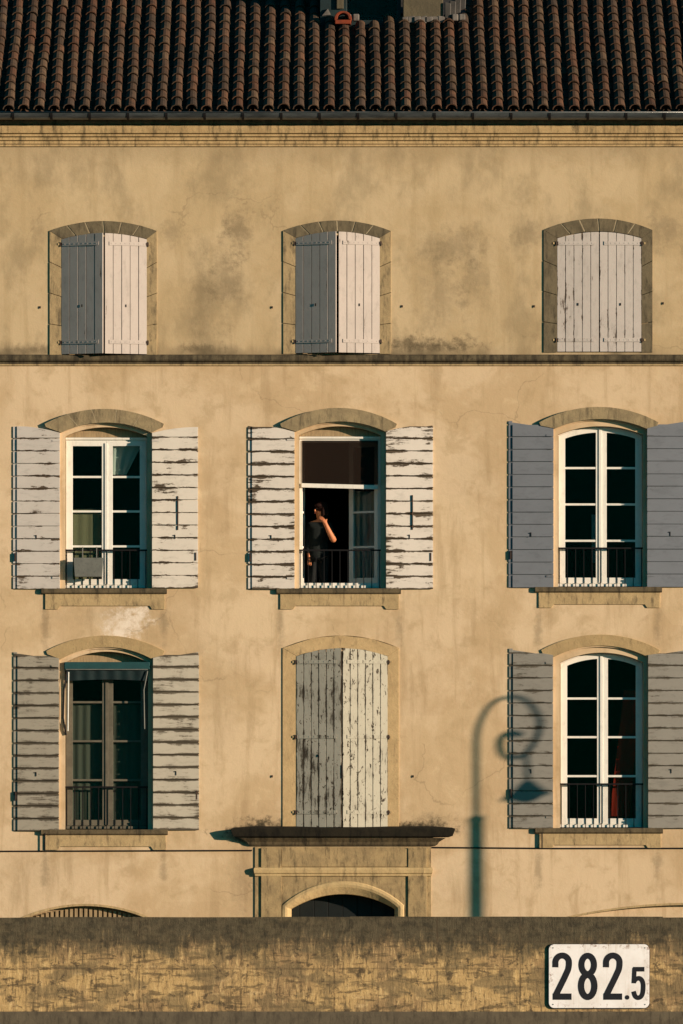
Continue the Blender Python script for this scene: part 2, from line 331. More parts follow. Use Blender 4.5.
# ------------------------------------------------------------------ mesh helpers
class MB:
    def __init__(s): s.bm = bmesh.new()
    def box(s, x0, x1, y0, y1, z0, z1):
        v = [s.bm.verts.new(p) for p in ((x0,y0,z0),(x1,y0,z0),(x1,y1,z0),(x0,y1,z0),(x0,y0,z1),(x1,y0,z1),(x1,y1,z1),(x0,y1,z1))]
        for f in ((0,1,5,4),(1,2,6,5),(2,3,7,6),(3,0,4,7),(4,5,6,7),(3,2,1,0)): s.bm.faces.new([v[i] for i in f])
        return s
    def plate(s, loops, y0, y1):
        """polygon with holes in the xz plane, extruded from y0 to y1"""
        tri = tessellate_polygon([[Vector((p[0], p[1], 0)) for p in lp] for lp in loops])
        flat = [p for lp in loops for p in lp]
        a = [s.bm.verts.new((p[0], y0, p[1])) for p in flat]; b = [s.bm.verts.new((p[0], y1, p[1])) for p in flat]
        for t in tri:
            try:
                s.bm.faces.new([a[i] for i in t]); s.bm.faces.new([b[i] for i in reversed(t)])
            except ValueError: pass
        k = 0
        for lp in loops:
            n = len(lp)
            for i in range(n):
                j = (i+1) % n
                try: s.bm.faces.new((a[k+i], a[k+j], b[k+j], b[k+i]))
                except ValueError: pass
            k += n
        return s
    def prism(s, poly, y0, y1):
        a = [s.bm.verts.new((p[0], y0, p[1])) for p in poly]; b = [s.bm.verts.new((p[0], y1, p[1])) for p in poly]
        s.bm.faces.new(a); s.bm.faces.new(b[::-1]); n = len(poly)
        for i in range(n): s.bm.faces.new((a[i], a[(i+1)%n], b[(i+1)%n], b[i]))
        return s
    def extrude_x(s, prof, x0, x1, taper=0.0):
        """profile of (y, z) extruded along x; taper returns the moulding round the ends"""
        a = [s.bm.verts.new((x0 - taper*-p[0], p[0], p[1])) for p in prof]; b = [s.bm.verts.new((x1 + taper*-p[0], p[0], p[1])) for p in prof]
        s.bm.faces.new(a); s.bm.faces.new(b[::-1]); n = len(prof)
        for i in range(n): s.bm.faces.new((a[i], a[(i+1)%n], b[(i+1)%n], b[i]))
        return s
    def tube(s, pts, r, seg=8):
        pts = [Vector(p) for p in pts]; rings = []
        n = len(pts); rr = r if isinstance(r, (list, tuple)) else [r]*n
        up = Vector((0, 1, .01)).normalized()
        for i, p in enumerate(pts):
            t = (pts[min(i+1, n-1)] - pts[max(i-1, 0)]).normalized()
            u = t.cross(up)
            if u.length < 1e-3: u = t.cross(Vector((1, 0, 0)))
            u.normalize(); w = t.cross(u).normalized()
            rings.append([s.bm.verts.new(p + (u*math.cos(2*math.pi*k/seg) + w*math.sin(2*math.pi*k/seg))*rr[i]) for k in range(seg)])
        for i in range(n-1):
            for k in range(seg):
                s.bm.faces.new((rings[i][k], rings[i][(k+1)%seg], rings[i+1][(k+1)%seg], rings[i+1][k]))
        s.bm.faces.new(rings[0][::-1]); s.bm.faces.new(rings[-1]); return s
    def lathe(s, prof, cx, cy, seg=24):
        rings = [[s.bm.verts.new((cx + r*math.cos(2*math.pi*k/seg), cy + r*math.sin(2*math.pi*k/seg), z)) for k in range(seg)] for r, z in prof]
        for i in range(len(rings)-1):
            for k in range(seg): s.bm.faces.new((rings[i][k], rings[i][(k+1)%seg], rings[i+1][(k+1)%seg], rings[i+1][k]))
        s.bm.faces.new(rings[0][::-1]); s.bm.faces.new(rings[-1]); return s
    def sheet(s, fn, nu, nv):
        g = [[s.bm.verts.new(fn(i/nu, j/nv)) for j in range(nv+1)] for i in range(nu+1)]
        for i in range(nu):
            for j in range(nv): s.bm.faces.new((g[i][j], g[i+1][j], g[i+1][j+1], g[i][j+1]))
        return s
    def build(s, name, mat, parent=None, smooth=False, bevel=0.0, loc=None, rotz=0.0, recalc=True):
        if recalc: bmesh.ops.recalc_face_normals(s.bm, faces=s.bm.faces[:])
        me = bpy.data.meshes.new(name); s.bm.to_mesh(me); s.bm.free()
        if smooth:
            for p in me.polygons: p.use_smooth = True
        o = bpy.data.objects.new(name, me); COL.objects.link(o)
        for mm in (mat if isinstance(mat, list) else [mat]): me.materials.append(mm)
        if parent: o.parent = parent
        if loc: o.location = loc
        o.rotation_euler.z = rotz
        if bevel:
            b = o.modifiers.new('bevel', 'BEVEL'); b.width = bevel; b.segments = 2; b.limit_method = 'ANGLE'; b.angle_limit = R(40)
        return o

def tag(o, label=None, cat=None, group=None, kind=None):
    if label: o['label'] = label
    if cat: o['category'] = cat
    if group: o['group'] = group
    if kind: o['kind'] = kind
    return o
def thing(name, loc, label, cat, group=None):
    o = bpy.data.objects.new(name, None); COL.objects.link(o); o.location = loc; o.empty_display_size = .2
    return tag(o, label, cat, group)

def arc(x0, x1, zs, za, n=18):
    """segmental arch from (x0,zs) over the crown height za to (x1,zs)"""
    h = (x1-x0)/2; r = za-zs; Rr = (h*h + r*r)/(2*r); cx = (x0+x1)/2; cz = za-Rr
    a = math.asin(h/Rr)
    return [(cx + Rr*math.sin(-a + 2*a*i/n), cz + Rr*math.cos(-a + 2*a*i/n)) for i in range(n+1)]
def arc_z(x, x0, x1, zs, za):
    h = (x1-x0)/2; r = za-zs; Rr = (h*h + r*r)/(2*r); cx = (x0+x1)/2
    return za-Rr + math.sqrt(max(Rr*Rr - (x-cx)**2, 0))
def opening(x0, x1, zb, zs, za, n=18):
    return [(x0, zb)] + arc(x0, x1, zs, za, n) + [(x1, zb)]
def jit(a): return random.uniform(-a, a)

# ------------------------------------------------------------------ the house
house = thing('stone_house', (0, 0, 0), 'tan plastered three storey house with shuttered arched windows and a dark tiled roof', 'house')
REB, FD = .035, .168                      # depth of the stone rebate, depth of the window frames
# open windows: px of outer opening, rebate, arch rows; everything measured on the facade
WIN = {
 'A': dict(x0=60, x1=152, xi0=65, xi1=147, bot=588.5, spr=433, crown=424, hood=(44.5, 164, 424, 409), bars=(476.5, 511, 546), gt=444, gb=577, rail=550, flat=437),
 'B': dict(x0=295, x1=386, xi0=299, xi1=381, bot=588.5, spr=432, crown=423, hood=(280, 397, 424, 408), bars=(511, 546), gt=443, gb=577, rail=550, flat=436),
 'C': dict(x0=553.5, x1=647, xi0=558, xi1=643, bot=587, spr=429, crown=420.5, hood=(539, 658.5, 422.5, 407), bars=(467.6, 504, 540.4), gt=436, gb=574, rail=548, flat=None),
 'D': dict(x0=59.5, x1=153, xi0=65, xi1=148, bot=829.5, spr=659.5, crown=648.5, hood=(46, 164.6, 651, 635.5), bars=(702, 741, 780), gt=668, gb=824, rail=787, flat=663),
 'F': dict(x0=553.5, x1=648, xi0=560, xi1=643.5, bot=828, spr=657, crown=647, hood=(541, 660, 650, 634.5), bars=(698.3, 737, 776), gt=662, gb=813.7, rail=784, flat=None),
}
# windows closed by shutters in a stone surround (outer / leaf outline)
CLO = {
 'P': dict(o=(49.5, 157, 231, 221), i=(62, 146.5, 239, 233.5), bot=355, t=(22, 17), mats=('v_white', 'v_white')),
 'Q': dict(o=(283, 391, 231, 220.5), i=(296, 379.5, 238, 232), bot=354, t=(22, 18), mats=('v_white', 'v_white')),
 'R': dict(o=(543.5, 652.5, 230, 218.5), i=(557, 641.5, 238, 231.5), bot=352.5, t=(1.0, 1.0), mats=('v_soft', 'v_soft')),
 'E': dict(o=(282.5, 399, 648, 635.5), i=(296.5, 387.5, 656, 648), bot=828, t=(13, 12), mats=('v_bare', 'v_flaked')),
}
XL, XR = -8.6, 8.6
ZTOP = Z(140)
# ground-floor openings: (left, right, spring, crown) px
GND = {'window': (10, 161, 925.5, 906), 'door': (284, 401, 905, 883), 'gate': (560, 820, 920, 905)}
outer = [[(XL, 0), (XR, 0), (XR, ZTOP), (XL, ZTOP)]]
inner = [[(XL, 0), (XR, 0), (XR, ZTOP), (XL, ZTOP)]]
for w in WIN.values():
    outer.append(opening(X(w['x0']), X(w['x1']), Z(w['bot']), Z(w['spr']), Z(w['crown'])))
    dn = 5.5 if w['flat'] is None else 3
    inner.append(opening(X(w['xi0']), X(w['xi1']), Z(w['bot']), Z(w['spr']+dn), Z(w['crown']+dn)))
for w in CLO.values():
    o = w['o']
    outer.append(opening(X(o[0]), X(o[1]), Z(w['bot']), Z(o[2]), Z(o[3])))
    i = w['i']
    inner.append(opening(X(i[0]+3), X(i[1]-3), Z(w['bot']-1), Z(i[2]+3), Z(i[3]+3)))
for g in GND.values():
    lp = opening(X(g[0]), X(g[1]), .02, Z(g[2]), Z(g[3]))
    outer.append(lp); inner.append(lp)
mb = MB(); mb.plate(outer, 0, REB)
mb.plate(inner, REB, .42)
mb.box(XL, XL+.4, .42, 9.6, 0, ZTOP+.3); mb.box(XR-.4, XR, .42, 9.6, 0, ZTOP+.3); mb.box(XL+.4, XR-.4, 9.2, 9.6, 0, ZTOP+.3)
mb.box(XL, XR, .02, .42, ZTOP+.002, Z(112))
mb.build('wall', M['plaster'], house)

# rooms behind the windows: floors, partitions, back wall
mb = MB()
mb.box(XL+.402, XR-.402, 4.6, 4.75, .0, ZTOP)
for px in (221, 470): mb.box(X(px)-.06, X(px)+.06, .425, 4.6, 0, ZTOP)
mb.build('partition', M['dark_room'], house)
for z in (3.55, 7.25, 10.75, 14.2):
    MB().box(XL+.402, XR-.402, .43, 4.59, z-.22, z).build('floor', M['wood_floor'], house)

# ---- stone trim
def voussoirs(mb, x0, x1, zs, za, xo0, xo1, zso, zao, n, y0, y1, gap=.009):
    lo = arc(x0, x1, zs, za, n*4); hi = arc(xo0, xo1, zso, zao, n*4)
    for k in range(n):
        a, b = k*4, k*4+4
        pl = lo[a:b+1]; ph = hi[a:b+1]
        pl = [list(p) for p in pl]; ph = [list(p) for p in ph]
        if k > 0: pl[0][0] += gap; ph[0][0] += gap
        if k < n-1: pl[-1][0] -= gap; ph[-1][0] -= gap
        mb.prism(pl + ph[::-1], y0+jit(.003), y1)

for key, w in CLO.items():
    o, i = w['o'], w['i']; bot = Z(w['bot'])
    ox0, ox1, ix0, ix1 = X(o[0]), X(o[1]), X(i[0]), X(i[1])
    zo_s, zo_a, zi_s, zi_a = Z(o[2]), Z(o[3]), Z(i[2]), Z(i[3])
    mt = M['stone_tan'] if key == 'E' else M['stone_dark']
    stone = MB()
    voussoirs(stone, ix0, ix1, zi_s, zi_a, ox0, ox1, zo_s, zo_a, 1 if key == 'E' else 6, -.018, REB-.004)
    ob = stone.build('window_arch', mt, house, bevel=.004)
    nb = 1 if key == 'E' else 4
    jmat = M['stone_dark'] if key == 'R' else M['stone_tan'] if key == 'E' else M['stone_jamb']
    for (a, b, za_, zb_) in ((ox0, ix0, zo_s, zi_s), (ix1, ox1, zi_s, zo_s)):
        jm = MB()
        for q in range(nb):
            g = .004
            l0 = bot + (za_-bot)*q/nb + (g if q else 0); l1 = bot + (za_-bot)*(q+1)/nb - (g if q < nb-1 else 0)
            r0 = bot + (zb_-bot)*q/nb + (g if q else 0); r1 = bot + (zb_-bot)*(q+1)/nb - (g if q < nb-1 else 0)
            jm.prism([(a, l0), (b, r0), (b, r1), (a, l1)], -.016+jit(.002), REB-.004)
        jm.build('window_jamb', jmat, house, bevel=.004)
    if key != 'E':
        bk = MB(); bk.prism(arc(ix0+.004, ix1-.004, zi_s+.012, zi_a+.012, 24) + arc(ox0+.004, ox1-.004, zo_s-.004, zo_a-.006, 24)[::-1], -.0135, REB-.006)
        bk.build('mortar', M['mortar'], house)
    # two leaves, hung in the surround
    wd0 = (ix1-ix0)/2 - .003
    nb = 5 if key != 'E' else 6
    for side in (0, 1):
        sgn = 1 if side == 0 else -1
        wd = wd0/math.cos(R(w['t'][side]))*1.0 - (.012 if key == 'Q' and side == 0 else 0); stretch = wd0/wd
        lf = MB(); pitch = wd/nb; gap = .0045
        for q in range(nb):
            a, b = q*pitch + gap, (q+1)*pitch - gap
            xa, xb = (ix0+a, ix0+b) if side == 0 else (ix1-b, ix1-a)
            pts = [(xa, bot+.012)] + [(xa + (xb-xa)*u/4, arc_z((ix0 if side == 0 else ix1) + (xa + (xb-xa)*u/4 - (ix0 if side == 0 else ix1))*stretch, ix0, ix1, zi_s, zi_a) - .008) for u in range(5)] + [(xb, bot+.012)]
            hx = ix0 if side == 0 else ix1
            lf.prism([(p[0]-hx, p[1]-bot) for p in pts], -.030+jit(.0025), -.006)
        hx = ix0 if side == 0 else ix1
        e0, e1 = (.004, wd-.004)
        lf.prism([(sgn*e0, .02), (sgn*e1, .02), (sgn*e1, (zi_a-bot)-.03), (sgn*e0, (zi_s-bot)-.02)], -.0055, .0)
        leaf = lf.build('shutter', M[w['mats'][side]], house, loc=(hx, .012, bot), rotz=(-1 if side == 0 else 1)*R(w['t'][side]), bevel=.002)
        hh = zi_s-bot
        zb = [.19, hh-.08] if key != 'E' else [.24, hh*.53, hh-.09]
        for q in zb:
            bt = MB(); x0_, x1_ = sorted((sgn*.02, sgn*(wd-.07)))
            bt.box(x0_, x1_, -.040, -.0335, q-.028, q+.028)
            for kk in range(8):
                xx = x0_ + (x1_-x0_)*(kk+.5)/8
                bt.box(xx-.006, xx+.006, -.044, -.0402, q-.006, q+.006)
            bt.build('batten', M[w['mats'][side]], leaf)
            hg = MB(); hg.box(-.018, .02, -.046, -.041, q-.018, q+.018); hg.tube([(-sgn*.012, -.043, q-.04), (-sgn*.012, -.043, q+.03)], .008)
            hg.build('hinge', M['rust'], leaf)
            # pin plate let into the surround
            MB().box(hx-sgn*.062, hx-sgn*.036, -.026, -.019, bot+q-.016, bot+q+.016).build('hinge_pin', M['stone_sill'], house)
        if key != 'E' or side == 0:
            MB().box(sgn*wd*.5-.008, sgn*wd*.5+.008, -.039, -.034, hh*.42-.02, hh*.42+.02).build('latch', M['iron'], leaf)
    if key == 'E':
        MB().tube([(ix0+wd0, -.176, bot+.75), (ix0+wd0, -.176, bot+.95)], .010).build('shutter_bolt', M['iron'], house)

# ---- open windows
def curtain(label, x0, x1, z0, z1, y, mat, folds=7, amp=.02, x0b=None, x1b=None, z0b=None):
    cx = (x0+x1)/2
    t = thing('curtain', (cx, y, z0), label, 'curtain')
    ph = random.random()*6
    x0b_ = x0 if x0b is None else x0b; x1b_ = x1 if x1b is None else x1b
    def fn(u, v):
        a, b = x0 + (x1-x0)*u, x0b_ + (x1b_-x0b_)*u
        x = b + (a-b)*v
        zz0 = z0 + ((z0b-z0)*u if z0b is not None else 0)
        return (x-cx, amp*math.sin(u*folds*2*math.pi+ph + .6*math.sin(v*3))*(1.1-.3*v), (zz0-z0) + (z1-zz0)*v)
    MB().sheet(fn, folds*10, 10).build('cloth', M[mat], t, smooth=True, recalc=False)
    MB().tube([(x0-cx-.03, 0, z1-z0+.01), (x1-cx+.03, 0, z1-z0+.01)], .008).build('rod', M['iron'], t, smooth=True)
    return t

def sash(parent, x0, x1, z0, top, bars, y, mat, st=(.10, .065), rail=.085, loc=None, rot=0, hingex=0, name='sash'):
    """one casement leaf; top(x) gives the height of its head"""
    mb = MB(); n = 8; T = .045
    zt = lambda x: top(x)
    inner = [(x0+st[0], z0+rail), (x1-st[1], z0+rail)] + [(x1-st[1] + (x0+st[0]-x1+st[1])*k/n, zt(x1-st[1] + (x0+st[0]-x1+st[1])*k/n) - .075) for k in range(n+1)]
    outr = [(x0, z0), (x1, z0)] + [(x1 + (x0-x1)*k/n, zt(x1 + (x0-x1)*k/n)) for k in range(n+1)]
    sh = lambda L: [(p[0]-hingex, p[1]) for p in L]
    mb.plate([sh(outr), sh(inner)], y, y+T)
    for b in bars: mb.box(x0+st[0]-hingex-.003, x1-st[1]-hingex+.003, y+.004, y+T-.006, b-.016, b+.016)
    o = mb.build(name, M[mat], parent, bevel=.003, loc=loc, rotz=rot)
    g = MB(); g.prism(sh(inner), y+.024, y+.028)
    g.build('pane', M['glass'], o if rot else parent)
    return o

SHUT = {
 'A': [(13, 60, 426, 433, 589, 'w_left'), (198, 152, 427, 433, 588, 'w_right')],
 'B': [(248, 294.5, 425, 432, 589.5, 'w_heavy'), (433, 386, 424.5, 431.5, 589, 'w_heavy')],
 'C': [(508.5, 553.5, 421, 427.5, 587.5, 'bluegrey'), (693, 647, 419.5, 426.5, 587, 'bluegrey')],
 'D': [(13.5, 59, 652, 658.5, 831, 'w_grey'), (199, 153, 651, 658, 830, 'w_grey_pale')],
 'F': [(509, 553, 648.5, 655, 828.5, 'greengrey'), (694, 648, 648, 655, 828.5, 'greengrey')],
}
for key, w in WIN.items():
    x0, x1, xi0, xi1 = X(w['x0']), X(w['x1']), X(w['xi0']), X(w['xi1'])
    bot, spr, crown = Z(w['bot']), Z(w['spr']), Z(w['crown'])
    # crescent hood stone
    h = w['hood']
    lo = arc(X(w['x0']+1), X(w['x1']-1), spr+.004, crown+.02, 20)
    hi = arc(X(h[0]), X(h[1]), Z(h[2]), Z(h[3]), 20)
    hd = MB(); poly_lo = lo; n = 5 if key in 'A' else 1
    proud = -.06 if key in 'ABC' else -.025
    for q in range(n):
        a, b = q*20//n, (q+1)*20//n
        pl = [list(p) for p in lo[a:b+1]]; ph = [list(p) for p in hi[a:b+1]]
        if q > 0: pl[0][0] += .004; ph[0][0] += .004
        if q < n-1: pl[-1][0] -= .004; ph[-1][0] -= .004
        if q == 0: pl = [[hi[0][0]+.02, hi[0][1]-.05]] + pl
        if q == n-1: pl = pl + [[hi[-1][0]-.02, hi[-1][1]-.05]]
        hd.prism(pl + ph[::-1], proud, .02)
    hd.build('window_hood', M['stone_grey'] if key in 'ABC' else M['stone_hood'], house, bevel=.003)
    if n > 1: 
        bk = MB(); bk.prism(lo[2:-2] + hi[2:-2][::-1], proud+.0015, .018); bk.build('mortar', M['mortar'], house)
    # sill: dark slab over a shallow apron with two feet
    sl = MB(); c0, c1 = X(w['x0']-20), X(w['x1']+16)
    sl.extrude_x([(-.055, bot-.065), (-.055, bot-.012), (-.045, bot), (REB+.1, bot), (REB+.1, bot-.065), (-.03, bot-.085)], X(w['x0']-20)+.02, X(w['x1']+15))
    sl.build('sill', M['sill_dark'], house, bevel=.006)
    ap = MB(); a0, a1 = X(w['x0']-15), X(w['x1']+13); ab = bot-.315 if key in 'ABC' else bot-.31
    ap.plate([[(a0, bot-.07), (a0, ab), (a0+.2, ab), (a0+.235, ab+.05), (a1-.235, ab+.05), (a1-.2, ab), (a1, ab), (a1, bot-.07)]], -.02, .0)
    ap.build('sill_apron', M['stone_sill'], house, bevel=.006)
    # fixed frame
    wmat = 'dull' if key == 'D' else 'white'
    dn = 5.5 if w['flat'] is None else 3
    zsi, zai = Z(w['spr']+dn), Z(w['crown']+dn)
    g = .004
    if w['flat']:
        zt = Z(w['flat'])
        topf = lambda x, zt=zt: zt
        fr = MB(); fr.plate([[(xi0+g, bot+.01), (xi1-g, bot+.01), (xi1-g, zt), (xi0+g, zt)],
                             [(xi0+.05, bot+.09), (xi1-.05, bot+.09), (xi1-.05, zt-.09), (xi0+.05, zt-.09)]], FD, FD+.06)
        fr.box(xi0+g, xi1-g, FD-.03, FD-.001, zt-.035, zt-.004); fr.box(xi0+g, xi1-g, FD-.05, FD-.001, bot+.012, bot+.05)
        win = fr.build('window', M[wmat], house, bevel=.003)
        ty = MB(); ty.prism([(xi0+g, zt+.003), (xi1-g, zt+.003)] + [(p[0], p[1]) for p in arc(xi0+g, xi1-g, max(zsi, zt+.01), zai-.004, 12)[::-1]], FD+.01, FD+.05)
        ty.build('head_board', M['oldwood'], win)
        stop = lambda x, zt=zt: zt-.055
    else:
        fr = MB(); fr.plate([opening(xi0+g, xi1-g, bot+.01, zsi-.004, zai-.004), opening(xi0+.05, xi1-.05, bot+.09, zsi-.05, zai-.05)], FD, FD+.06)
        fr.box(xi0+g, xi1-g, FD-.05, FD-.001, bot+.012, bot+.05)
        win = fr.build('window', M[wmat], house, bevel=.003)
        stop = lambda x, a=xi0+.012, b=xi1-.012, s_=zsi-.016, t_=zai-.016: arc_z(min(max(x, a), b), a, b, s_, t_)
    mid = (xi0+xi1)/2
    bars = [Z(b) for b in w['bars']]
    if key != 'B':
        sash(win, xi0+.012, mid-.002, bot+.062, stop, bars, FD-.012, wmat, st=(.10, .065))
        sash(win, mid+.002, xi1-.012, bot+.062, stop, bars, FD-.012, wmat, st=(.095, .10))
        MB().box(mid-.022, mid+.022, FD-.026, FD-.0125, bot+.07, stop(mid)-.03).build('cover_strip', M[wmat], win, bevel=.003)
    else:
        # right leaf swung into the room, left leaf folded back against the left jamb
        hx = xi1-.05
        sash(win, mid+.002, hx, bot+.09, lambda x, q=Z(441): q, bars, 0, 'white', st=(.085, .07), loc=(hx, FD+.07, 0), rot=R(-40), hingex=hx)
        hx2 = xi0+.05
        sash(win, hx2, mid-.002, bot+.09, lambda x, q=Z(441): q, bars, 0, 'white', st=(.07, .085), loc=(hx2, FD+.07, 0), rot=R(86), hingex=hx2)
        bl = MB(); bl.box(xi0+.045, xi1-.045, FD-.014, FD-.011, Z(484), Z(440))
        bb = bl.build('roller_blind', M['screen'], house)
        MB().prism([(xi0+.035, Z(487)), (xi1-.04, Z(489)), (xi1-.04, Z(484.8)), (xi0+.035, Z(482.8))], FD-.035, FD-.008).build('bottom_bar', M['white'], bb, bevel=.004)
    # guard rail in the opening
    rl = MB(); ry = .088; rz = Z(w['rail'])
    rl.box(xi0+.002, xi1-.002, ry-.012, ry+.012, rz-.012, rz+.012)
    zb = bot+.075
    nbar = 10
    for q in range(nbar+1):
        xx = xi0 + .02 + (xi1-xi0-.04)*q/nbar
        rl.box(xx-.006, xx+.006, ry-.006, ry+.006, bot+.006, rz-.0125)
    rl.build('railing', M['iron'], house)
    # open shutters
    for far, hin, tf, th, bt, mt in SHUT[key]:
        wd = abs(X(far)-X(hin)); sgn = -1 if far < hin else 1
        hz = Z(bt); zf, zh = Z(tf)-hz, Z(th)-hz
        toph = lambda u: zh + (zf-zh)*(1-(1-u/wd)**2)
        nb = 13; pitch = .19; lf = MB(); z = -.0; gap = .0075
        edge = .06 if sgn < 0 else .0
        q = 0
        while q*pitch < zf:
            z0, z1 = q*pitch + (gap if q else 0), (q+1)*pitch - gap
            fr_y = -.032 + jit(.003); ta = jit(.004)
            for u0, u1, yy in ((0.0, wd-edge, fr_y), (wd-edge+.003, wd, -.016)):
                if u1-u0 < .01: continue
                zz = z0 + (jit(.003) if q else 0)
                tops = [(u, min(z1, toph(u))) for u in [u1 + (u0-u1)*k/4 for k in range(5)]]
                if min(t_[1] for t_ in tops) < zz+.012: continue
                lf.prism([(sgn*u0, zz), (sgn*u1, zz+ta*0)] + [(sgn*u, t_) for u, t_ in tops], yy, -.010)
            q += 1
        lf.prism([(sgn*.008, .012), (sgn*(wd-.008), .012), (sgn*(wd-.008), zf-.015), (sgn*.008, zh-.015)], -.0098, -.002)
        tilt = (.012 + .004)/wd
        leaf = lf.build('shutter', M[mt], house, loc=(X(hin), -.016, hz), rotz=math.atan(tilt)*(-1 if sgn > 0 else 1)*-1, bevel=.0025)
        hw = MB(); u = wd*.5
        zz = hz*0 + (zf*.32)
        hw.box(sgn*u-.006, sgn*u+.006, -.041, -.036, zz-.04, zz+.025); hw.box(sgn*u-.022, sgn*u+.006, -.044, -.0415, zz+.01, zz+.024)
        hw.build('latch', M['iron'], leaf)
        if sgn > 0 and key in 'AB':
            MB().tube([(u*1.12, -.04, zf*.36), (u*1.12, -.04, zf*.57)], .010).build('latch_rod', M['rust'], leaf)
        MB().box(sgn*(wd-.045), sgn*(wd-.025), -.039, -.0325 if sgn > 0 else -.017, zf*.17, zf*.22).build('hook', M['rust'], leaf)
        for hzz in (.17, zh-.12):
            MB().box(sgn*.0, sgn*wd*.16, -.041, -.0355, hzz-.014, hzz+.014).build('hinge', M['w_left' if key in 'AB' else mt], leaf)

# awning on the lower left window
w = WIN['D']; x0, x1 = X(64), X(150)
aw = MB(); aw.prism([(x0, Z(669.5)), (x1, Z(669.5)), (x1, Z(662)), (x0, Z(662))], -.03, .055)
awn = aw.build('awning', M['teal_cloth'], house, bevel=.015)
def val(u, v):
    return (x0+.03 + (x1-x0-.06)*u, -.012 + .035*(1-v) + .006*math.sin(u*40), Z(681 - 1.5*math.sin(u*math.pi)) + (Z(669.2)-Z(681))*v)
MB().sheet(val, 40, 6).build('valance', M['teal_dark'], awn, smooth=True, recalc=False)
MB().box(x0+.03, x1-.03, -.036, -.0305, Z(669.9), Z(669)).build('front_bar', M['plastic_grey'], awn)
MB().tube([(X(67), -.02, Z(671)), (X(64), -.03, Z(690)), (X(63.2), -.02, Z(718)), (X(66), .02, Z(735))], .014).build('arm', M['iron'], awn)
MB().tube([(X(68.5), -.015, Z(672)), (X(67.8), -.01, Z(731))], .011).build('arm', M['lampglass'], awn)
MB().tube([(X(147.5), -.02, Z(671)), (X(143.8), -.01, Z(690)), (X(144.5), -.005, Z(729))], .010).build('arm', M['plastic_grey'], awn)

# little iron shutter stays on the wall
for px, py in ((402, 306), (534, 306), (663, 303), (272, 776), (413, 776), (272, 307), (40, 307)):
    mb = MB(); mb.box(X(px)-.014, X(px)+.014, -.010, .0, Z(py)-.012, Z(py)+.012); mb.box(X(px)-.006, X(px)+.012, -.016, -.0105, Z(py)-.024, Z(py)+.006)
    mb.build('shutter_stay', M['rust'], house)

# string course, cornice, gutter
z1, z0 = Z(355.5), Z(361)
MB().extrude_x([(-.0, z0-.05), (-.03, z0-.045), (-.032, z0-.02), (-.075, z0), (-.085, z0+.02), (-.085, z1-.012), (-.07, z1), (.0, z1+.015)], XL, XR).build('string_course', M['string'], house, bevel=.004)
MB().extrude_x([(-.002, z0-.075), (-.026, z0-.07), (-.026, z0-.048), (-.002, z0-.046)], XL, XR).build('fillet', M['stone_sill'], house)
zz = lambda p: Z(p)
MB().extrude_x([(.01, zz(147)), (-.03, zz(146.5)), (-.032, zz(144.6)), (-.06, zz(144)), (-.063, zz(141.2)), (-.10, zz(140.6)), (-.11, zz(137.5)),
                (-.15, zz(137)), (-.155, zz(135)), (-.20, zz(134)), (-.225, zz(129.5)), (-.235, zz(127.2)), (-.20, zz(126.2)), (.01, zz(124))], XL, XR).build('cornice', M['cornice'], house)
MB().extrude_x([(.01, zz(123.8)), (-.19, zz(125.6)), (-.24, zz(120)), (-.25, zz(116)), (.01, zz(114))], XL, XR).build('eave_board', M['stone_dark'], house)
gy, gz, gr = -.42, Z(115.3), .10
prof = [(gy + gr*math.cos(a), gz + gr*math.sin(a)) for a in [math.pi + math.pi*k/12 for k in range(13)]]
prof += [(gy + (gr-.008)*math.cos(a), gz + (gr-.008)*math.sin(a)) for a in [2*math.pi - math.pi*k/12 for k in range(13)]]
gut = MB().extrude_x(prof, XL-.05, XR+.05).build('gutter', M['zinc'], house)
MB().tube([(XL-.05, gy-gr, gz+.004), (XR+.05, gy-gr, gz+.004)], .013).build('gutter_bead', M['zinc'], gut, smooth=True)
q = 14.0 - 38.2*6
while q < 341.5+XR*S:
    if q > 341.5+XL*S:
        p2 = [(gy + (gr+.007)*math.cos(a), gz + (gr+.007)*math.sin(a)) for a in [math.pi + math.pi*k/10 for k in range(11)]]
        p2 += [(gy + (gr-.0)*math.cos(a), gz + (gr)*math.sin(a)) for a in [2*math.pi - math.pi*k/10 for k in range(11)]]
        MB().extrude_x(p2, X(q)-.02, X(q)+.02).build('bracket', M['iron'], gut)
    q += 38.2

# cable along the wall
MB().tube([(XL, -.012, Z(852)), (X(100), -.012, Z(851)), (X(252), -.012, Z(850.5))], .011).build('cable', M['iron'], house)
MB().tube([(X(432), -.012, Z(847.5)), (X(560), -.012, Z(848.5)), (XR, -.012, Z(848))], .011).build('cable', M['iron'], house)
MB().tube([(X(542), -.05, Z(833)), (X(542), -.05, Z(848))], .009).build('cable', M['iron'], house)
MB().tube([(X(45), -.05, Z(833)), (X(45), -.05, Z(851))], .009).build('cable', M['iron'], house)

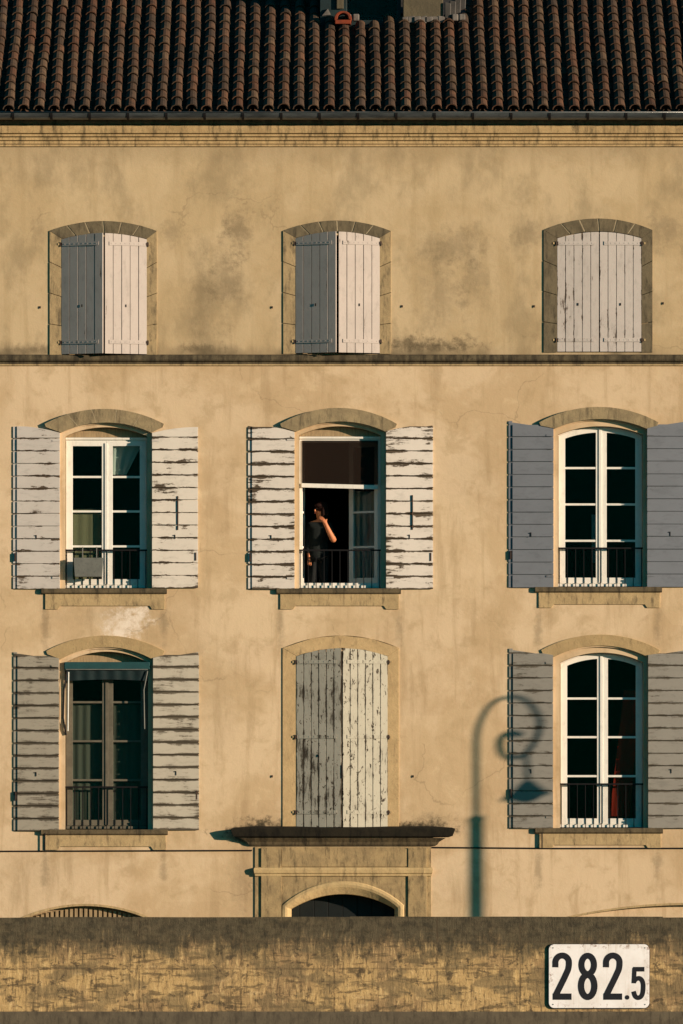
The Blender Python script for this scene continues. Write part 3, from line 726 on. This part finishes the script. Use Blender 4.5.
# ---- roof
ALPHA = math.atan(.45); CA, SA = math.cos(ALPHA), math.sin(ALPHA)
YE, ZE = -.40, Z(113.6)
def rp(x, s, h): return (x, YE + s*CA - h*SA, ZE + s*SA + h*CA)
SMAX = 6.6
def run_at(py):
    s = 0
    while s < 7:
        p = rp(0, s, .05); z = ZC + (p[2]-ZC)*DIST/(DIST+p[1])
        if z >= (PY0-py)/S: return s
        s += .01
    return s
S_D = run_at(21)                       # where the dormer stands on the slope
tb = MB(); bm = tb.bm; tl = bm.verts.layers.float_color.new('tint')
def tile(xc, s0, s1, r0, r1, h0, h1, tint, cover=True, seg=7):
    rows = []
    for (s, r, h) in ((s0, r0, h0), (s1, r1, h1)):
        ring = []
        for k in range(seg+1):
            a = math.pi*k/seg
            ring.append((xc - r*math.cos(a), s, h + (r*.92*math.sin(a) if cover else -r*.6*math.sin(a))))
        rows.append(ring)
    vs = []
    for ring in rows:
        vs.append([bm.verts.new(rp(*p)) for p in ring])
    for row in vs:
        for v in row: v[tl] = tint
    for k in range(seg): bm.faces.new((vs[0][k], vs[0][k+1], vs[1][k+1], vs[1][k]))
    # thickness at the lower edge
    th = .016; lo = []
    for k in range(seg+1):
        a = math.pi*k/seg
        lo.append(bm.verts.new(rp(xc - (r0-th)*math.cos(a), s0+.002, h0 + ((r0-th)*.92*math.sin(a) if cover else -(r0+th)*.6*math.sin(a)))))
    for v in lo: v[tl] = tuple(c*.9 for c in tint)
    for k in range(seg): bm.faces.new((vs[0][k+1], vs[0][k], lo[k], lo[k+1]))
PITCH = 15.25/S; EXPO = .355
palette = [(.112, .064, .040), (.098, .058, .037), (.118, .062, .037), (.086, .056, .038), (.118, .076, .047), (.078, .052, .037), (.108, .054, .033)]
xq = XL + .1; ci = 0
def blocked(x, s):
    px = CXP + x*S*DIST/(DIST+2.5)
    return (318 < px < 444 and s > S_D-.10) or (444 <= px < 466 and s > S_D+.15)
while xq < XR:
    wob = jit(.006); bow = jit(.012)
    for r in range(-0, int(SMAX/EXPO)):
        s0 = r*EXPO - .06 + jit(.02); s1 = s0 + EXPO + .075
        if blocked(xq, s0+.1): continue
        c = random.choice(palette); k = random.uniform(.68, .98); tint = (c[0]*k, c[1]*k, c[2]*k, 1)
        tile(xq + wob + bow*math.sin(r*.5) + jit(.005), s0, s1, (.088 if (ci*7+r*3) % 11 else .092)+jit(.004), .078, .058+jit(.008), .034, tint)
    for r in range(0, int(SMAX/EXPO)):
        s0 = r*EXPO - .04; s1 = s0 + EXPO + .06
        if blocked(xq+PITCH/2, s0+.1): continue
        k = random.uniform(.8, 1.1); c = random.choice(palette); tint = (c[0]*k, c[1]*k, c[2]*k, 1)
        tile(xq + PITCH/2, s0, s1, .095, .088, .050, .032, tint, cover=False, seg=5)
    xq += PITCH; ci += 1
roof = tb.build('roof', M['tiles'], house, smooth=False, recalc=False)
dk = MB()
a, b, c_, d = rp(XL-.1, -.02, -.03), rp(XR+.1, -.02, -.03), rp(XR+.1, SMAX, -.03), rp(XL-.1, SMAX, -.03)
yr, zr = c_[1], c_[2]
v = [dk.bm.verts.new(p) for p in (a, b, c_, d)]; dk.bm.faces.new(v)
v2 = [dk.bm.verts.new(p) for p in ((XL-.1, yr, zr), (XR+.1, yr, zr), (XR+.1, 11.5, ZTOP-.1), (XL-.1, 11.5, ZTOP-.1))]; dk.bm.faces.new(v2)
for sx in (XL+.01, XR-.01):
    dk.bm.faces.new([dk.bm.verts.new(p) for p in ((sx, 0, ZTOP), (sx, yr, zr-.02), (sx, 11.4, ZTOP-.1))])
dk.build('roof_deck', M['zincdark'], roof)
MB().tube([(XL-.1, yr, zr+.05), (XR+.1, yr, zr+.05)], .11, 10).build('ridge', M['tiles'], roof, smooth=True)
# dormer (dark glazed front) and rendered chimney
yd, zd = rp(0, S_D, 0)[1], rp(0, S_D, 0)[2]
fx = lambda p: X(p, yd)
dm = MB(); dm.plate([[(fx(320), zd-.3), (fx(401), zd-.3), (fx(401), zd+1.3), (fx(320), zd+1.3)], [(fx(347), zd+.06), (fx(397), zd+.06), (fx(397), zd+1.1), (fx(347), zd+1.1)]], yd, yd+.08)
dm.box(fx(320), fx(323), yd+.081, yd+2.6, zd-.3, zd+1.3); dm.box(fx(398), fx(401), yd+.081, yd+2.6, zd-.3, zd+1.3)
dm.box(fx(317), fx(403.5), yd-.12, yd+2.7, zd+1.302, zd+1.36)
dorm = dm.build('dormer', M['teal_dark'], roof, bevel=.006)
MB().box(fx(346), fx(398), yd+.03, yd+.036, zd+.05, zd+1.11).build('pane', M['glass'], dorm)
MB().box(fx(324), fx(397), yd+.4, yd+.44, zd-.2, zd+1.28).build('back_panel', M['dark_room'], dorm)
MB().box(fx(336.5), fx(343.5), yd-.05, yd-.002, Z(9, yd), zd+1.29).build('post', M['chimney'], dorm, bevel=.01)
MB().prism([(fx(322), Z(16, yd)), (fx(328), Z(9, yd)), (fx(331), Z(15, yd))], yd-.05, yd-.003).build('flashing', M['flash'], dorm)
ch = MB(); ch.box(fx(403), fx(443), yd-.12, yd+.5, zd-.4, zd+1.6); ch.box(fx(400), fx(446), yd-.17, yd+.55, zd+1.602, zd+1.7)
chim = ch.build('chimney', M['chimney'], roof, bevel=.012)
fl = MB()
for k in range(7):
    a = 402 + k*6.0; fl.prism([(fx(a), Z(24+jit(1.5), yd)), (fx(a+6.6), Z(24+jit(1.5), yd)), (fx(a+6.4), Z(17.5+jit(1), yd)), (fx(a), Z(17.5+jit(1), yd))], yd-.20+jit(.02), yd-.122)
fl.build('flashing', M['flash'], chim, bevel=.012)
fl = MB()
for k in range(4):
    a = 444.5 + k*5; fl.prism([(fx(a), Z(23-k*4, yd)), (fx(a+6), Z(21-k*4, yd)), (fx(a+6.5), Z(4-k*2, yd)), (fx(a), Z(3-k*2, yd))], yd-.16+k*.03, yd-.04+k*.03)
fl.build('flashing', M['zincdark'], chim, bevel=.012)
# broken orange ridge piece in front of the dormer: an open half-pipe end
ot = MB(); oc = (fx(343), Z(21, yd)); n = 14
outp = [(oc[0] + .135*math.cos(a), oc[1] + .12*math.sin(a)) for a in [-.25 + (math.pi+.5)*k/n for k in range(n+1)]]
inp = [(oc[0] + .082*math.cos(a), oc[1]+.01 + .075*math.sin(a)) for a in [(math.pi+.3)-.15 - (math.pi+.3)*k/n for k in range(n+1)]]
ot.prism(outp + inp, yd-.42, yd-.10); ot.box(oc[0]-.125, oc[0]+.125, yd-.44, yd-.12, oc[1]-.085, oc[1]-.02)
ot.build('vent_tile', M['orange'], roof, bevel=.01)
mb = MB()
for px, rr in ((348, 0), (356, 0), (455, 0), (462, 0)):
    mb.box(fx(px)-.05, fx(px)+.05, yd-.2, yd-.05, Z(22, yd), Z(15, yd))
mb.build('mortar', M['flash'], roof, bevel=.02)

# ---- door surround with its ledge
yb = 0
pz = lambda p: Z(p)
led = [(.0, pz(837.6)), (-.125, pz(837.4)), (-.155, pz(836.2)), (-.17, pz(831)), (-.175, pz(828.6)), (-.15, pz(827.6)), (.0, pz(826.2))]
ledge = MB().extrude_x(led, X(255)-.01, X(431)+.01, taper=2.05).build('door_ledge', M['stone_black'], house, bevel=.004)
led2 = [(.0, pz(846.5)), (-.03, pz(846)), (-.05, pz(844.4)), (-.062, pz(842)), (-.09, pz(840)), (-.118, pz(838)), (.0, pz(837.8))]
MB().extrude_x(led2, X(255)-.01, X(431)+.01, taper=1.8).build('ledge_moulding', M['stone_ledge'], ledge)
sp = MB(); sp.plate([[(X(255), 0), (X(431), 0), (X(431), pz(847)), (X(255), pz(847))], opening(X(281.5), X(404), .02, Z(905), Z(881))], -.018, -.002)
surr = sp.build('door_surround', M['stone_door'], house)
for a, b in ((261, 281.3), (408, 427)):
    MB().box(X(a), X(b), -.042, -.0185, 0, pz(848)).build('pilaster', M['stone_door'], surr, bevel=.005)
MB().box(X(281.6), X(407.7), -.030, -.0185, pz(866.5), pz(849)).build('frieze', M['stone_door'], surr, bevel=.005)
MB().extrude_x([(-.019, pz(876.5)), (-.045, pz(876)), (-.05, pz(874)), (-.07, pz(873)), (-.078, pz(869.5)), (-.07, pz(868)), (-.019, pz(867))], X(256.5), X(430), taper=.55).build('moulding', M['stone_roll'], surr, bevel=.003)
# splayed archivolt
ar = MB(); n = 26
def ring(x0, x1, s_, a_): return opening(X(x0), X(x1), .02, Z(s_), Z(a_), n)
rings = [(ring(281.5, 404, 905, 881), -.019), (ring(282.5, 403, 905.5, 882), -.040), (ring(285, 400.5, 906.5, 884.5), -.046), (ring(287.5, 398, 907.5, 887), -.035), (ring(291, 395, 909, 894), .03), (ring(291.5, 394.5, 909, 894.5), .30)]
vr = [[ar.bm.verts.new((p[0], y, p[1])) for p in rg] for rg, y in rings]
for i in range(len(vr)-1):
    for k in range(len(vr[0])-1): ar.bm.faces.new((vr[i][k], vr[i][k+1], vr[i+1][k+1], vr[i+1][k]))
ar.build('archivolt', M['stone_roll'], surr, recalc=False)
dr = MB()
xa, xb = X(285), X(400.5)
for k in range(8):
    u0, u1 = xa + (xb-xa)*k/8 + .004, xa + (xb-xa)*(k+1)/8 - .004
    dr.box(u0, u1, .302+.004*(k % 2), .345, .03, Z(884))
dr.box(xa, xb, .346, .37, .03, Z(884))
dr.box(xa+.01, xb-.01, .28, .301, Z(922), Z(917.5))
door = dr.build('door', M['door'], house, bevel=.003)
MB().tube([((xa+xb)/2+.08, .27, 1.0), ((xa+xb)/2+.08, .27, 1.15)], .015).build('handle', M['iron'], door)

# ground-floor arched window with upright boards behind its arch
g = GND['window']; bd = MB(); xx = X(g[0])+.03
while xx < X(g[1])-.05:
    bd.box(xx, xx+.045, .09+jit(.004), .115, .03, arc_z(xx+.022, X(g[0]), X(g[1]), Z(g[2]), Z(g[3])) - .035); xx += .073
bd.box(X(g[0]), X(g[1]), .16, .18, .03, Z(g[3])); bd.box(X(g[0])+.01, X(g[1])-.01, .118, .135, Z(940), Z(934))
bd.build('boarded_shutter', M['oldwood'], house)
g = GND['gate']; gt = MB(); gt.plate([opening(X(g[0])+.003, X(g[1])-.003, .02, Z(g[2])-.003, Z(g[3])-.003)], .075, .2)
gt.build('blocked_archway', M['plaster'], house)
gd = MB()
hi = arc(X(g[0]-3), X(g[1]+3), Z(g[2]-1), Z(g[3]-2.2), 30); lo = arc(X(g[0]), X(g[1]), Z(g[2]), Z(g[3]), 30)
gd.prism(lo + hi[::-1], -.012, .01); gd.build('window_arch', M['stone_sill'], house)
g = GND['window']; gd = MB()
hi = arc(X(g[0]-3), X(g[1]+3), Z(g[2]-1), Z(g[3]-2.2), 30); lo = arc(X(g[0]), X(g[1]), Z(g[2]), Z(g[3]), 30)
gd.prism(lo + hi[::-1], -.010, .01); gd.build('window_arch', M['stone_sill'], house)

# ------------------------------------------------------------------ things at the windows
curtain('tan half curtain behind the lower left panes of the middle floor left window', X(72), X(102), Z(585), Z(509), .235, 'tan_cloth', 3, .004)
curtain('white curtain tied up behind the top right pane of the middle floor left window', X(109), X(143), Z(474), Z(441), .24, 'white_cloth', 3, .012, x0b=X(110), x1b=X(126))
curtain('grey net curtain hanging behind the window under the teal awning', X(68), X(141), Z(826), Z(704), .25, 'sheer', 9, .007)
curtain('teal lit curtain hanging behind the casement swung inward beside the person', X(350), X(384), Z(586), Z(489), .75, 'white_cloth', 5, .03)
curtain('dark red curtain behind the right panes of the lower right window', X(624), X(641), Z(816), Z(690), .205, 'red_cloth', 2, .006, x0b=X(610), x1b=X(630))
curtain('pale blue curtain edge behind the middle of the upper right arched window', X(592), X(597), Z(562), Z(514), .24, 'blue_cloth', 1, .008)

# trough hung on the rail of the middle-left window
bx = thing('planter_box', (X(88.5), -.04, Z(577)), 'grey planter trough hooked on the railing of the middle floor left window', 'planter')
mb = MB(); wq, hq = 30/S, 19/S
f = mb.bm
for (a, b) in ((0, 1),):
    o_ = [(-wq/2+.02, -.055, 0), (wq/2-.02, -.055, 0), (wq/2-.02, .055, 0), (-wq/2+.02, .055, 0)]
    t_ = [(-wq/2, -.07, hq), (wq/2, -.07, hq), (wq/2, .06, hq), (-wq/2, .06, hq)]
    i_ = [(-wq/2+.014, -.056, hq), (wq/2-.014, -.056, hq), (wq/2-.014, .046, hq), (-wq/2+.014, .046, hq)]
    k_ = [(-wq/2+.03, -.045, .05), (wq/2-.03, -.045, .05), (wq/2-.03, .04, .05), (-wq/2+.03, .04, .05)]
    R4 = [[f.verts.new(p) for p in L] for L in (o_, t_, i_, k_)]
    f.faces.new(R4[0][::-1]); f.faces.new(R4[3])
    for q in range(3):
        for j in range(4): f.faces.new((R4[q][j], R4[q][(j+1)%4], R4[q+1][(j+1)%4], R4[q+1][j]))
mb.build('trough', M['plastic_grey'], bx, bevel=.006)
for px in (82.5, 96.5):
    xx = X(px)-X(88.5); MB().tube([(xx, .05, hq-.04), (xx, .05, hq+.16), (xx, .085, hq+.165), (xx, .09, hq+.13)], .008).build('hook', M['plastic_grey'], bx)

# ------------------------------------------------------------------ the person at the middle window
FZ = 7.25
per = thing('person', (X(318), .60, FZ), 'person in dark clothes at the open window, one bare forearm raised in sunlight', 'person')
def skin_mesh(name, verts, edges, radii, mat, parent, root=0, sub=2):
    me = bpy.data.meshes.new(name); me.from_pydata(verts, edges, []); me.update()
    o = bpy.data.objects.new(name, me); COL.objects.link(o); o.parent = parent
    sk = o.modifiers.new('skin', 'SKIN'); sk.use_smooth_shade = True
    if not me.skin_vertices: pass
    for i, r in enumerate(radii):
        v = me.skin_vertices[0].data[i]; v.radius = r if isinstance(r, tuple) else (r, r)
        v.use_root = (i == root)
    ss = o.modifiers.new('sub', 'SUBSURF'); ss.levels = sub; ss.render_levels = sub
    me.materials.append(mat); return o
P = lambda px, py, y=0.0: (X(px)-X(318), y, Z(py)-FZ)
# body skeleton: x to the right in the picture, y away from the camera
vb = [P(318, 553), P(318, 541), P(318.5, 529), P(319, 522.5), P(320, 518, -.01), P(320.5, 513, -.03), P(320.5, 508.5, -.04), P(320.3, 503.5, -.035),     # 0-7 pelvis..head
      P(327.5, 523.5, -.04), P(334, 540.5, -.25), P(326.5, 525.5, -.345), P(324, 520.6, -.35),                                                           # 8-11 raised arm
      P(311, 523.5, .0), P(307.5, 539, .02), P(308.5, 554, -.06), P(309, 558.5, -.08),                                                                 # 12-15 hanging arm
      P(322.5, 557), P(323.5, 578, -.02), P(323.5, 604, .02), P(324, 606.2, -.10),                                                                      # 16-19 leg
      P(313.5, 557), P(312.5, 578, -.02), P(312.5, 604, .02), P(312, 606.2, -.10)]
eb = [(0,1),(1,2),(2,3),(3,4),(4,5),(5,6),(6,7),(3,8),(8,9),(9,10),(10,11),(3,12),(12,13),(13,14),(14,15),(0,16),(16,17),(17,18),(18,19),(0,20),(20,21),(21,22),(22,23)]
rb = [(.15,.11),(.125,.095),(.145,.10),(.10,.075),.052,(.068,.08),(.080,.095),(.062,.075), .062,.052,.038,(.042,.022), .055,.038,.028,(.034,.018), .085,.055,.036,.03, .085,.055,.036,.03]
def fingers(base, dirv, side, n0):
    """five separate fingers rooted in the palm vertex n0"""
    d = Vector(dirv).normalized(); s_ = Vector(side).normalized(); nrm = d.cross(s_)
    for k in range(4):
        L = (.070, .080, .074, .058)[k]; off = s_*(.024*(1.5-k)/1.5)
        a = Vector(base) + off + d*.035; b = a + d*L*.5 + nrm*.010; c = b + d*L*.4 + nrm*.026
        i = len(vb); vb.extend([tuple(a), tuple(b), tuple(c)]); rb.extend([.0095, .009, .0075]); eb.extend([(n0, i), (i, i+1), (i+1, i+2)])
    a = Vector(base) + s_*.036 + d*.004; b = a + (d*.5+s_*.6).normalized()*.035 + nrm*.012
    i = len(vb); vb.extend([tuple(a), tuple(b)]); rb.extend([.011, .009]); eb.extend([(n0, i), (i, i+1)])
fingers(vb[11], Vector(P(321, 516.4, -.34))-Vector(vb[11]), (1, .3, .2), 11)
fingers(vb[15], (0.05, -.25, -1), (1, 0, 0), 15)
body = skin_mesh('body', vb, eb, rb, M['skin'], per, 0, 1)
# features of the head: nose, eyes, mouth, ears, and hair
hc = Vector(P(320.4, 508, -.04))
def blob(mb, c, r, seg=10):
    bmesh.ops.create_uvsphere(mb.bm, u_segments=seg, v_segments=seg-2, radius=1, matrix=Matrix.Translation(c) @ Matrix.Diagonal((*r, 1)))
fc = Vector((-.86, -.51, 0)).normalized(); sd = Vector((.51, -.86, 0))
mb = MB(); blob(mb, hc + fc*.098 + Vector((0, 0, -.015)), (.014, .018, .022)); blob(mb, hc + sd*.082, (.012, .018, .028)); blob(mb, hc - sd*.082, (.012, .018, .028))
mb.build('nose_and_ears', M['skin'], per, smooth=True)
mb = MB()
for q in (-1, 1): blob(mb, hc + fc*.088 + sd*.032*q + Vector((0, 0, .012)), (.013, .008, .008))
mb.build('eyes', M['iron'], per, smooth=True)
mb = MB(); blob(mb, hc + fc*.092 + Vector((0, 0, -.055)), (.022, .012, .007)); mb.build('mouth', simple('lips', (.28, .07, .05)), per, smooth=True)
mb = MB(); blob(mb, hc - fc*.022 + Vector((0, 0, .030)), (.098, .100, .100), 18)
blob(mb, hc - fc*.045 + Vector((0, 0, -.05)), (.085, .075, .12), 16); blob(mb, hc + sd*.065 - fc*.01 + Vector((0, 0, -.045)), (.036, .065, .10), 14); blob(mb, hc - sd*.07 - fc*.01 + Vector((0, 0, -.03)), (.030, .055, .09), 14)
blob(mb, hc + fc*.055 + sd*.03 + Vector((0, 0, .062)), (.062, .05, .034), 14)
mb.build('hair', M['hair'], per, smooth=True)
vs = [P(318, 561), P(318, 541), P(318.5, 529), P(319.2, 522), P(328, 523.5, -.04), P(332.2, 535.5, -.19), P(310.5, 523.5), P(307.3, 539, .02), P(308.6, 553, -.055)]
skin_mesh('sweater', vs, [(0,1),(1,2),(2,3),(3,4),(4,5),(3,6),(6,7),(7,8)], [(.178,.140),(.162,.125),(.165,.122),(.11,.09),.07,.056,.07,.053,.044], M['sweater'], per, 0, 2)
vt = [P(318, 548), P(322.5, 558), P(323.5, 578, -.02), P(323.5, 602, .02), P(313.5, 558), P(312.5, 578, -.02), P(312.5, 602, .02)]
skin_mesh('trousers', vt, [(0,1),(1,2),(2,3),(0,4),(4,5),(5,6)], [(.17,.13),.105,.075,.06,.105,.075,.06], M['trousers'], per, 0, 2)
for q in (324, 312):
    p = P(q, 606.4, -.06); MB().box(p[0]-.045, p[0]+.045, p[1]-.14, p[1]+.12, .0, .085).build('shoe', M['iron'], per, bevel=.03)

# ------------------------------------------------------------------ quay wall, sign, lamp
YQ = -12.0
zt = Z(917, YQ)
quay = thing('quay_wall', (0, YQ, 0), 'long stained tan stone flood wall running along the river in front of the house', 'wall')
mb = MB(); n = 120
W0, W1 = -60.0, 60.0
mb.box(W0, W1, 0, .55, Z(1011.5, YQ), zt-.20); mb.build('wall_face', M['quay'], quay)
# coping stones with slightly worn tops
cp = MB(); xx = W0
while xx < W1:
    L = random.uniform(1.25, 1.7); t = zt + jit(.008)
    cp.prism([(xx+.001, zt-.1995), (xx+L-.001, zt-.1995), (xx+L-.001, t+jit(.004)), (xx+L*.5, t+jit(.005)), (xx+.001, t+jit(.004))], -.003+jit(.0015), .58); xx += L
cp.build('coping', M['quay'], quay)
pl = MB(); xx = W0
zp = Z(1011.5, YQ)
while xx < W1:
    L = 200; t = zp
    pl.box(xx+.001, xx+L-.001, -.03+jit(.003), .6, -4.6, t); xx += L
pl.build('plinth', M['plinth'], quay, bevel=.02)

yS = YQ-.010
sx = lambda q: X(535 + q/5.254, yS); sz = lambda q: Z(930 + q/5.254, yS)
sc = ((sx(72)+sx(600))/2, (sz(75)+sz(410))/2)
sg = thing('kilometre_sign', (sc[0], yS, sc[1]), 'white enamel kilometre sign with black figures 282.5 fixed on the quay wall', 'sign')
hw, hh = (sx(600)-sx(72))/2, (sz(75)-sz(410))/2
def rrect(w_, h_, r, n=6):
    pts = []
    for cx, cz, a0 in ((w_-r, h_-r, 0), (-w_+r, h_-r, 90), (-w_+r, -h_+r, 180), (w_-r, -h_+r, 270)):
        pts += [(cx + r*math.cos(R(a0+90*k/n)), cz + r*math.sin(R(a0+90*k/n))) for k in range(n+1)]
    return pts
MB().prism(rrect(hw, hh, .075), -.022, -.004).build('panel', M['sign_white'], sg, bevel=.004)
MB().plate([rrect(hw+.007, hh+.007, .08), rrect(hw-.004, hh-.004, .07)], -.018, .008).build('rim', M['sign_black'], sg)
for q, r_ in ((-1, -1), (1, -1), (-1, 1), (1, 1)):
    MB().tube([(q*(hw-.06), -.026, r_*(hh-.05)), (q*(hw-.06), -.02, r_*(hh-.05))], .009).build('screw', M['plastic_grey'], sg)
def smooth_pts(pts, it=2):
    for _ in range(it):
        o = [pts[0]]
        for a, b in zip(pts, pts[1:]):
            o += [(a[0]*.75+b[0]*.25, a[1]*.75+b[1]*.25), (a[0]*.25+b[0]*.75, a[1]*.25+b[1]*.75)]
        pts = o + [pts[-1]]
    return pts
def stroke(mb, pts, w_, closed=False, y0=-.0245, y1=-.0222):
    n = len(pts); L = []; Rr = []
    for i in range(n):
        a = pts[(i-1) % n] if closed or i > 0 else pts[i]; b = pts[(i+1) % n] if closed or i < n-1 else pts[i]
        d = Vector((b[0]-a[0], b[1]-a[1])).normalized(); nn = Vector((-d.y, d.x))*w_/2
        L.append((pts[i][0]+nn.x, pts[i][1]+nn.y)); Rr.append((pts[i][0]-nn.x, pts[i][1]-nn.y))
    bm = mb.bm
    V = [[bm.verts.new((p[0], y, p[1])) for p in Q] for Q in (L, Rr) for y in (y0, y1)]
    for i in range(n if closed else n-1):
        j = (i+1) % n
        bm.faces.new((V[0][i], V[0][j], V[2][j], V[2][i])); bm.faces.new((V[0][i], V[1][i], V[1][j], V[0][j])); bm.faces.new((V[2][i], V[2][j], V[3][j], V[3][i]))
def loc(L): return [(sx(a)-sc[0], sz(b)-sc[1]) for a, b in L]
U = 1/5.254/S*1.02
def two(o):
    mb = MB()
    pts = [(107+o, 196)] + [(o+143 - 36*math.cos(R(a)), 172 - 38*math.sin(R(a))) for a in range(-10, 181, 12)] + [(o+178, 190), (o+172, 216), (o+108, 345)]
    pts2 = [(107+o, 196)] + smooth_pts(pts[1:], 1)
    stroke(mb, loc(pts2), 29*U); stroke(mb, loc([(o+93, 350), (o+192, 350)]), 30*U, y0=-.0247)
    return mb
two(0).build('digit', M['sign_black'], sg)
mb = MB()
stroke(mb, loc([(277 + 33*math.cos(R(a)), 183 + 48*math.sin(R(a))) for a in range(0, 360, 12)]), 29*U, True)
stroke(mb, loc([(277 + 35*math.cos(R(a)), 294 + 58*math.sin(R(a))) for a in range(0, 360, 12)]), 30*U, True, y0=-.0247)
mb.build('digit', M['sign_black'], sg)
two(266).build('digit', M['sign_black'], sg)
mb = MB(); pp = loc([(484 + 12*math.cos(R(a)), 354 + 12*math.sin(R(a))) for a in range(0, 360, 20)]); mb.prism(pp, -.0245, -.0222); mb.build('decimal_point', M['sign_black'], sg)
mb = MB()
stroke(mb, loc([(575, 206), (515, 206)]), 22*U); stroke(mb, loc([(523, 200), (519, 280)]), 21*U, y0=-.0247)
stroke(mb, loc(smooth_pts([(519, 274), (530, 256), (552, 252), (568, 272), (569, 312), (563, 345), (545, 358), (526, 351), (518, 322)], 2)), 22*U, y0=-.0249)
mb.build('digit', M['sign_black'], sg)

# street lamp on the pavement to the right: its shadow falls on the facade
LY = -4.2
KX = math.tan(R(SUN_AZ)); KZ = math.tan(R(SUN_EL))/math.cos(R(SUN_AZ))
LX0 = X(476) + -LY*KX
def lp(px, py): return (X(px)-X(476), 0, Z(py) + -LY*KZ)
lamp = thing('street_lamp', (LX0, LY, .12), 'scroll topped street lamp whose shadow falls beside the lower right window', 'street lamp')
zsh = lp(476, 818)[2]-.12
lw = MB(); lw.lathe([(.17, 0), (.17, .12), (.10, .2), (.085, .7), (.062, .8), (.056, zsh-.05), (.066, zsh-.04), (.066, zsh), (.036, zsh+.03)], 0, 0, 20)
lw.build('post', M['lamp_green'], lamp, smooth=True)
pts = [(476, 817), (476, 780), (476, 752), (476, 736), (480.4, 720), (491, 703.4), (507.3, 696.4), (523.7, 700), (535.5, 713), (539, 727), (534, 743), (524.5, 755), (514, 759.7), (505, 756), (500.5, 747), (502.6, 737), (510, 732.5), (518, 736), (519, 744), (513, 748)]
pts = smooth_pts([lp(476 + (p[0]-476)*.935, p[1])[::2] for p in pts[:-2]], 2)
ad = MB(); ad.tube([(p[0], 0, p[1]-.12) for p in pts], [.026]*(len(pts)-30) + [.026+.012*k/30 for k in range(30)], 10); ad.build('scroll_arm', M['lamp_green'], lamp, smooth=True)
c = lp(521, 755); c2 = lp(522.5, 783); c3 = lp(522.5, 797)
hd = MB(); hd.tube([(c[0], 0, c[2]-.12), (c2[0], 0, c2[2]-.12)], .022, 8); hd.build('stem', M['lamp_green'], lamp, smooth=True)
sh = MB(); z2 = c2[2]-.12; z3 = c3[2]-.12
sh.lathe([(.165, z3-.01), (.17, z3), (.13, z3+.05), (.075, z2-.06), (.05, z2), (.022, z2+.02)], c2[0], 0, 24); sh.build('lamp_shade', M['lamp_green'], lamp, smooth=True)
bw = MB(); bw.lathe([(.015, z3-.10), (.07, z3-.075), (.10, z3-.04), (.11, z3-.012)], c2[0], 0, 20); bw.build('bulb_cover', M['lampglass'], lamp, smooth=True)

# ------------------------------------------------------------------ ground and river
def slab(name, x0, x1, y0, y1, z0, z1, mat): return tag(MB().box(x0, x1, y0, y1, z0, z1).build(name, M[mat]), kind='structure')
slab('street', -400, 400, -11.44, 500, -.5, -.004, 'asphalt')
slab('pavement', -60, 60, -5.4, -.002, -.003, .12, 'paving')
slab('river', -1500, 1500, -136, -12.06, -4.4, -3.4, 'water')
slab('far_bank', -1500, 1500, -1500, -136, -4.6, .7, 'bank')

# ------------------------------------------------------------------ light, sky, camera
world = bpy.data.worlds.new('World'); scene.world = world; world.use_nodes = True
nt = world.node_tree; nt.nodes.clear()
sky = nt.nodes.new('ShaderNodeTexSky'); sky.sky_type = 'NISHITA'; sky.sun_disc = False
sky.sun_elevation = R(SUN_EL); sky.sun_rotation = R(180-SUN_AZ); sky.air_density = 1.0; sky.dust_density = .3; sky.ozone_density = 3.0
tint = nt.nodes.new('ShaderNodeMix'); tint.data_type = 'RGBA'; tint.blend_type = 'MULTIPLY'; tint.inputs[0].default_value = 1.0
tint.inputs[7].default_value = (.0, .66, .67, 1)
bg = nt.nodes.new('ShaderNodeBackground'); bg.inputs[1].default_value = .085
wo = nt.nodes.new('ShaderNodeOutputWorld')
nt.links.new(sky.outputs[0], tint.inputs[6]); nt.links.new(tint.outputs[2], bg.inputs[0]); nt.links.new(bg.outputs[0], wo.inputs[0])

sd_ = bpy.data.lights.new('Sun', 'SUN'); sd_.energy = 5.0; sd_.angle = R(.53); sd_.color = (1, .775, .575)
so = bpy.data.objects.new('Sun', sd_); COL.objects.link(so); so.location = (20, -20, 20)
to_sun = Vector((math.sin(R(SUN_AZ))*math.cos(R(SUN_EL)), -math.cos(R(SUN_AZ))*math.cos(R(SUN_EL)), math.sin(R(SUN_EL))))
so.rotation_euler = to_sun.to_track_quat('Z', 'Y').to_euler()

cam = bpy.data.cameras.new('Camera'); co = bpy.data.objects.new('Camera', cam); COL.objects.link(co)
co.location = (0, -DIST, ZC); co.rotation_euler = (R(90), 0, 0)
cam.sensor_fit = 'VERTICAL'; cam.sensor_height = 36; vh = 1024/S
cam.lens = 36*DIST/vh; cam.shift_y = ((PY0-512)/S - ZC)/vh; cam.clip_end = 5000; cam.clip_start = 1
scene.camera = co

scene.render.engine = 'CYCLES'
scene.view_settings.view_transform = 'Standard'; scene.view_settings.look = 'None'
scene.view_settings.exposure = .70; scene.view_settings.gamma = 1.0
